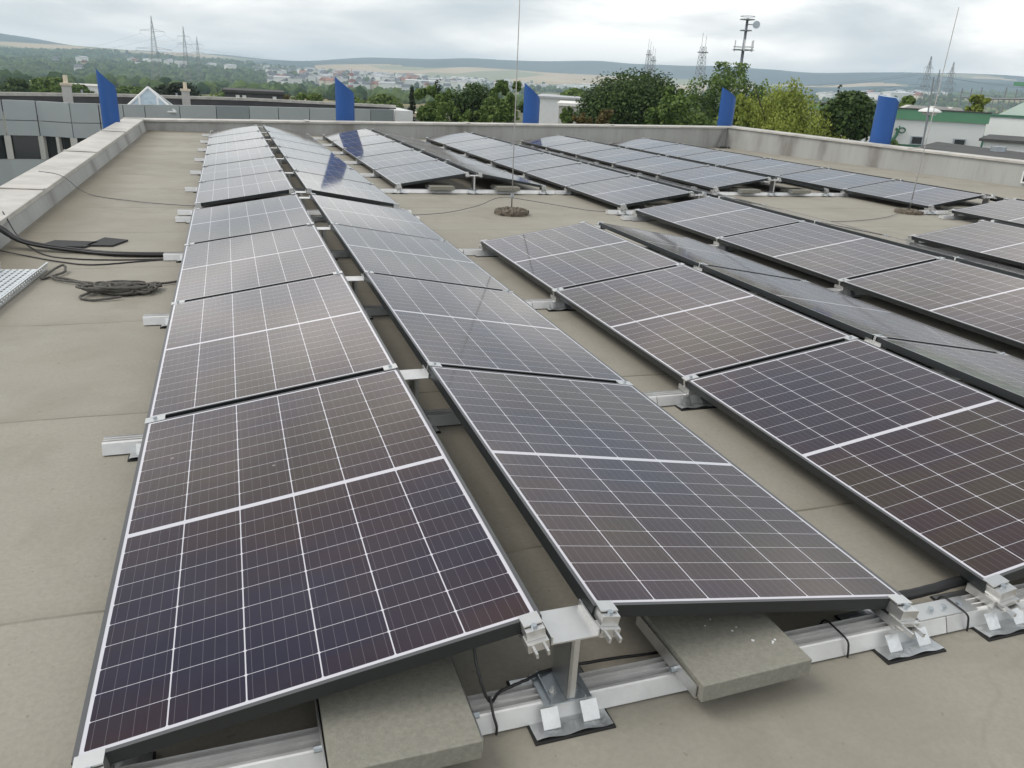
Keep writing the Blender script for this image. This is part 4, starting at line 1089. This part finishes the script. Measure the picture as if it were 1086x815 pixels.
def telecom():
    d = 120; top = far(793, 19.5, d); gz = ground(top.x, top.y); H = top.z - gz
    t = empty('telecom_mast', (top.x, top.y, gz)); tag(t, 'tall telecom mast with round dish and two antenna platforms above the trees', 'mast')
    MB().tube([(0, 0, 0), (0, 0, H)], .34, 10, .17).build('mast_pole', mat('mast_grey', (.17, .19, .22), .5, .4), t, smooth=True)
    for zf, wd in ((H - .15, .95), (H - 1.5, .75), (H - 3.9, 1.35)):
        b = MB(); n = 14
        for k_ in (0, .35 if zf > H - 1 or zf < H - 2 else 0):
            b.tube([(math.cos(6.283 * i / n) * wd, math.sin(6.283 * i / n) * wd, zf + k_) for i in range(n + 1)], .035, 4)
        for i in range(0, n, 2): b.tube([(math.cos(6.283 * i / n) * wd, math.sin(6.283 * i / n) * wd, zf), (0, 0, zf)], .04, 4)
        b.box(-wd * .8, wd * .8, -wd * .8, wd * .8, zf - .08, zf - .04)
        b.build('platform', m_steel, t)
    for a_ in (0, 2.1, 4.2, 5.3):
        b = MB(); b.box(-.07, .07, -.05, .05, H - 4.1, H - 2.7, Matrix.Translation((math.cos(a_) * 1.3, math.sin(a_) * 1.3, 0))); b.build('antenna', m_white, t)
    b = MB(); n = 18; c = Vector((1.15, -.5, H - .75))
    fw = Vector((-.3, -.95, 0)).normalized(); sx = Vector((.95, -.3, 0)).normalized()
    ring = [c + sx * math.cos(6.283 * i / n) * .48 + Vector((0, 0, 1)) * math.sin(6.283 * i / n) * .48 for i in range(n)]
    b.add(ring + [c - fw * .3], [(i, (i + 1) % n, n) for i in range(n)]); b.add([r + fw * .12 for r in ring] + ring, [(i, (i + 1) % n, n + (i + 1) % n, n + i) for i in range(n)] + [tuple(range(n))])
    b.tube([c - fw * .3, (0, 0, H - .75)], .06); b.build('dish', m_steel, t)
telecom()
# striped tower in the town
top = far(373, 73, 1500); gz = ground(top.x, top.y)
t = empty('striped_tower', (top.x, top.y, gz)); tag(t, 'red and white lattice tower in the far town beside the blue fin', 'tower')
H = top.z - gz
for q in range(5):
    b = MB(); b.v = []; z0 = H * .78 * q / 5; w_ = 13 * (1 - q / 6.5); w2 = 13 * (1 - (q + 1) / 6.5)
    lattice(b, Vector((0, 0, z0)), H * .78 / 5, w_, w2, 2, .7); b.build('tower_section', m_red if q % 2 == 0 else m_white, t)
MB().tube([(0, 0, H * .78), (0, 0, H)], .8, 6, .3).build('antenna', m_red, t)
def wires(E1, E2, sag, label):
    b = MB()
    for a, c in zip(E1, E2):
        b.tube([a.lerp(c, i / 14) - Vector((0, 0, sag * 4 * (i / 14) * (1 - i / 14))) for i in range(15)], .045, 3, cap=False)
    tag(b.build('power_line', m_wire), label, 'power line', 'overhead power lines')
wires(A1[:4], A2[:4], 4, 'overhead wires strung from the tallest pylon to the slim one')
wires(A2[:6], A3[:6], 4, 'overhead wires between the second and third pylon over the woods')
E_r = [far(700, 92 - 3 * i, 1500) for i in range(4)]
wires(A2[2:6], E_r, 14, 'long overhead wires sagging from the slim pylon over the town')
wires([far(-200, 55 - 6 * i, 500) for i in range(4)], A1[:4], 10, 'overhead wires reaching the tallest pylon across the hill field')
wires(B1[:6], [far(1400, 70 + 8 * i, 260) for i in range(6)], 5, 'overhead wires leaving the pale pylon over the factory hall')
wires([far(600, 78 + 3 * i, 900) for i in range(4)], B1[:4], 12, 'overhead wires crossing behind the telecom mast to the pale pylon')
# substation gantry poles
for i, (u, vt) in enumerate(((1021, 94), (1031, 94), (1042, 93), (1068, 93), (1079, 95), (1098, 96))):
    top = far(u, vt, 170); gz = ground(top.x, top.y)
    o = MB().tube([(top.x, top.y, gz), (top.x, top.y, top.z)], .11, 6).build('gantry_pole', m_pylon); tag(o, '%s dark gantry pole of the substation beyond the halls' % ORD[i + 1], 'pole', 'substation gantry poles')
a, c = far(1020, 103.5, 170), far(1052, 104, 170)
tag(MB().tube([a, c], .12, 5).build('gantry_beam', m_pylon), 'dark horizontal beam across three substation poles', 'beam')
a, c = far(1048, 105, 150), far(1200, 106, 150)
b = MB(); b.tube([a, c], .14, 5)
for i in range(26):
    q = a.lerp(c, i / 25); b.tube([q, q - Vector((0, 0, 1.6))], .1, 4)
tag(b.build('insulator_row', m_pylon), 'long dark row of hanging insulators under a substation beam', 'insulators')
# street lamp poles near the warehouse
p = far(978, 156, 29); q = far(990.5, 82, 29)
t = empty('lamp_post', (p.x, p.y, -9)); tag(t, 'thin dark leaning pole standing before the warehouse wall', 'pole')
MB().tube([(0, 0, 0), (0, 0, p.z + 9), (q.x - p.x, q.y - p.y, q.z + 9)], .024, 6).build('pole', m_pylon, t)
p = far(986, 119, 33)
t = empty('street_lamp', (p.x, p.y, -9)); tag(t, 'pale saucer shaped street lamp head in front of the green roof band', 'street lamp')
MB().tube([(0, 0, 0), (0, 0, p.z + 9)], .022, 8).build('lamp_post', m_pylon, t)
b = MB(); n = 16
prof = [(.05, -.12), (.2, -.1), (.26, -.03), (.38, .0), (.36, .05), (.2, .12), (.02, .15)]
for (ra, za), (rb, zb_) in zip(prof, prof[1:]):
    b.add([(math.cos(6.283 * i / n) * r_, math.sin(6.283 * i / n) * r_, z_ + p.z + 9) for r_, z_ in ((ra, za), (rb, zb_)) for i in range(n)], [(i, (i + 1) % n, n + (i + 1) % n, n + i) for i in range(n)])
b.build('lamp_head', m_white, t)

# ------------------------------------------------------------------ trees
def tree(name, u, vt, d, hw, lf, label, lobes=7, leaves=5200, ls=.26, shape='round', base=-9, seed=0, squash=1.0, trunk_r=.22):
    r = random.Random(seed * 31 + int(u)); top = far(u, vt, d); W_ = hw / FPX * d * .97; H = top.z - base
    t = empty(name, (top.x, top.y, base)); tag(t, label, 'tree' if 'bush' not in name and 'shrub' not in name else 'bush')
    k = MB(); k.tube([(0, 0, 0), (.1, .05, H * .35), (0, .1, H * .6), (.05, 0, H * .85)], trunk_r, 8, trunk_r * .25)
    for i in range(7):
        a = r.uniform(0, 6.28); z0 = H * r.uniform(.25, .65); z1 = min(H * .95, z0 + W_ * r.uniform(.5, 1.1)); q = W_ * r.uniform(.45, .8)
        k.tube([(0, 0, z0), (math.cos(a) * q * .5, math.sin(a) * q * .5, (z0 + z1) / 2 + .1), (math.cos(a) * q, math.sin(a) * q, z1)], trunk_r * .4, 5, .02)
    k.build('trunk', m_trunk, t)
    c = MB(); L_ = []
    if shape == 'round':
        ch = min(H * .72, W_ * 1.9 * squash); cz = H - ch * .5
        for i in range(lobes * 3):
            a = r.uniform(0, 6.28); e = math.asin(r.uniform(-.6, 1)); rr = W_ * r.uniform(.24, .42)
            q = W_ - rr * .9; L_.append((math.cos(a) * math.cos(e) * q * r.uniform(.75, 1), math.sin(a) * math.cos(e) * q, cz + math.sin(e) * (ch / 2 - rr * .7), rr, rr * r.uniform(.8, 1.1)))
        L_.append((0, 0, cz, W_ * .7, ch * .36)); L_.append((0, 0, H - ch * .12, W_ * .3, ch * .12))
    elif shape == 'cone':
        ch = H * .8
        for i in range(lobes * 3):
            f = (i + .5) / (lobes * 3); rr = W_ * (.12 + .5 * (1 - f)); a = r.uniform(0, 6.28); q = W_ * (1 - f) * .6
            L_.append((math.cos(a) * q, math.sin(a) * q, H - ch + ch * f * .96, rr, ch / lobes * .5))
    elif shape == 'open':   # airy upright crown of separate sprays
        ch = min(H * .75, W_ * 2.1 * squash)
        for i in range(lobes * 4):
            a = r.uniform(0, 6.28); q = W_ * r.uniform(0, 1) ** .6 * .9; f = r.uniform(0, 1) ** .6; zt = H - ch + ch * f * (1 - .22 * (q / W_) ** 2) - ch * .05 * r.random()
            rr = W_ * r.uniform(.09, .2); L_.append((math.cos(a) * q, math.sin(a) * q, zt, rr, rr * r.uniform(1.0, 1.8)))
        L_.append((0, 0, H - ch * .08, W_ * .1, ch * .08)); L_.append((0, 0, H - ch * .6, W_ * .5, ch * .25))
    elif shape == 'feather':  # many upright plumes
        ch = min(H * .8, W_ * 2 * squash)
        for i in range(lobes * 5):
            a = r.uniform(0, 6.28); q = W_ * r.uniform(0, .92); zt = H - ch * .18 * r.random() - ch * .55 * (q / W_) ** 2.2
            L_.append((math.cos(a) * q, math.sin(a) * q, zt - ch * .25, W_ * r.uniform(.10, .19), ch * r.uniform(.18, .28)))
        L_.append((0, 0, H - ch * .6, W_ * .75, ch * .35)); L_.append((0, 0, H - ch * .15, W_ * .08, ch * .14))
    tot = sum(l[3] ** 2 * 1 + l[3] * l[4] for l in L_)
    for l in L_:
        n = max(20, int(leaves * (l[3] ** 2 + l[3] * l[4]) / tot))
        for i in range(n):
            z_ = r.uniform(-1, 1); a = r.uniform(0, 6.283); s_ = math.sqrt(1 - z_ * z_); q = r.uniform(.55, 1.12)
            if r.random() < .12: q = r.uniform(1.05, 1.3)
            p = Vector((l[0] + math.cos(a) * s_ * l[3] * q, l[1] + math.sin(a) * s_ * l[3] * q, l[2] + z_ * l[4] * q))
            if p.z > H: p.z = H - r.random() * .3
            nv = Vector((math.cos(a) * s_ + r.gauss(0, .5), math.sin(a) * s_ + r.gauss(0, .5), z_ + .4 + r.gauss(0, .5))).normalized()
            x1 = nv.orthogonal().normalized(); x1 = Matrix.Rotation(r.uniform(0, 6.28), 3, nv) @ x1; y1 = nv.cross(x1)
            if shape == 'feather': x1 = (x1 * .8 + Vector((0, 0, 1)) * 1.0).normalized(); y1 = nv.cross(x1).normalized() * .9
            g = ls * r.uniform(.55, 1.25); x1 = x1 * g * .5; y1 = y1 * g * .36
            c.add([p - x1, p + y1 + nv * g * .08, p + x1, p - y1 - nv * g * .05], [(0, 1, 2, 3)])
    c.build('crown', lf, t)
    return t
TB = 'tree'
tree('pine_tree', 437, 91, 62, 14, lf_deep, 'small dark pine, first tree over the cream block', 6, 4200, .22, 'cone', seed=1)
tree('spruce_tree', 464, 84, 64, 22, lf_deep, 'dark pointed spruce rising behind the lighter birch', 7, 4600, .24, 'cone', seed=2)
tree('birch_tree', 460, 91, 58, 24, lf_mid, 'mid green birch beside the small dark pine', 6, 5200, .24, 'open', seed=3)
tree('broadleaf_tree', 501, 87, 62, 28, lf_dark, 'dark rounded tree between the birch and the tall rod', 6, 6000, .24, 'round', seed=4)
tree('broadleaf_tree', 537, 86, 60, 25, lf_mid, 'mid green tree directly behind the tall thin rod', 6, 6000, .24, 'open', seed=5)
tree('leafy_bush', 472, 109, 50, 28, lf_bright, 'bright green bush below the birch above the back parapet', 6, 4500, .2, 'open', seed=6)
tree('leafy_bush', 512, 112, 50, 24, lf_bright, 'bright green bush below the dark rounded tree', 6, 3500, .2, 'open', seed=7)
tree('round_tree', 674, 72, 54, 57, lf_dark, 'large dense dark green tree with rounded crown', 16, 34000, .2, 'round', seed=8, squash=.95, trunk_r=.3)
tree('olive_bush', 644, 117, 40, 22, lf_olive, 'brownish olive bush below the large dark tree', 6, 4200, .18, 'open', seed=9)
tree('olive_bush', 618, 120, 38, 10, lf_olive, 'small brownish bush against the cream house', 4, 1800, .16, 'open', seed=29)
tree('small_tree', 603, 113, 56, 10, lf_mid, 'small grey green tree in front of the cream house', 5, 2600, .2, 'open', seed=10)
tree('broadleaf_tree', 609, 94, 130, 17, lf_mid, 'distant low round tree over the white hall', 5, 3000, .5, 'round', seed=11, squash=.6)
tree('tall_tree', 772, 66, 66, 44, lf_mid, 'tall airy tree with loose crown around the telecom mast foot', 15, 12500, .22, 'open', seed=12, squash=1.1, trunk_r=.28)
tree('broadleaf_tree', 722, 93, 50, 34, lf_mid, 'green tree filling the space between the large dark tree and the tall one', 8, 8500, .24, 'open', seed=13)
tree('willow_tree', 842, 82, 46, 72, lf_yellow, 'broad yellow green willow with feathery upright shoots', 18, 34000, .15, 'feather', seed=14, squash=.8)
tree('willow_tree', 786, 100, 44, 22, lf_yellow, 'smaller yellow green willow beside the corner fin', 6, 5200, .2, 'feather', seed=15)
tree('cypress_tree', 891, 90, 47, 9, lf_deep, 'narrow dark cypress beside the willow', 7, 2600, .2, 'cone', seed=16)
tree('broadleaf_tree', 903, 97, 46, 27, lf_dark, 'dark tree between the willow and the blue fin', 7, 6500, .22, 'round', seed=17)
tree('leafy_bush', 934, 141, 36, 20, lf_dark, 'dark bush at the foot of the blue fin', 5, 2500, .16, 'open', seed=18)
tree('dark_tree', 190, 88, 95, 26, lf_deep, 'dark tree behind the roof of the office building and its chimney', 6, 5200, .35, 'round', seed=19, squash=.6)
tree('autumn_bush', 322, 99, 110, 28, lf_bright, 'green and orange bushes behind the office roof', 6, 4200, .4, 'open', seed=20, squash=.5)
tree('olive_bush', 300, 101, 105, 10, lf_olive, 'orange brown bush behind the office roof', 5, 2000, .35, 'open', seed=21, squash=.6)
for i, (u, v, d, hw, lf, lb) in enumerate([(18, 84, 150, 20, lf_dark, 'dark tree clump at the meadow edge, first behind the office rim'), (52, 82, 140, 17, lf_mid, 'rounded tree behind the office roof beside the first chimney'),
        (-30, 84, 150, 26, lf_dark, 'dark spreading tree clump beyond the office roof end'), (84, 90, 150, 14, lf_mid, 'low tree between the chimney and the blue fin'), (138, 92, 160, 18, lf_mid, 'low green tree behind the pyramid skylight'),
        (240, 95, 150, 22, lf_mid, 'low green tree behind the dark roofed house'), (375, 103, 130, 26, lf_bright, 'light green tree strip behind the office end'), (408, 100, 130, 20, lf_bright, 'pale green trees before the first dark pine')]):
    tree('broadleaf_tree', u, v, d, hw, lf, lb, 6, 3600, .55, 'round', seed=40 + i, squash=.7)
tree('yellow_tree', 1040, 101, 75, 9, lf_yellow, 'small yellow green tree over the warehouse roof', 5, 2200, .28, 'open', seed=22)
tree('broadleaf_tree', 964, 102, 85, 7, lf_mid, 'small green tree over the green roof band', 5, 1800, .3, 'round', seed=23)
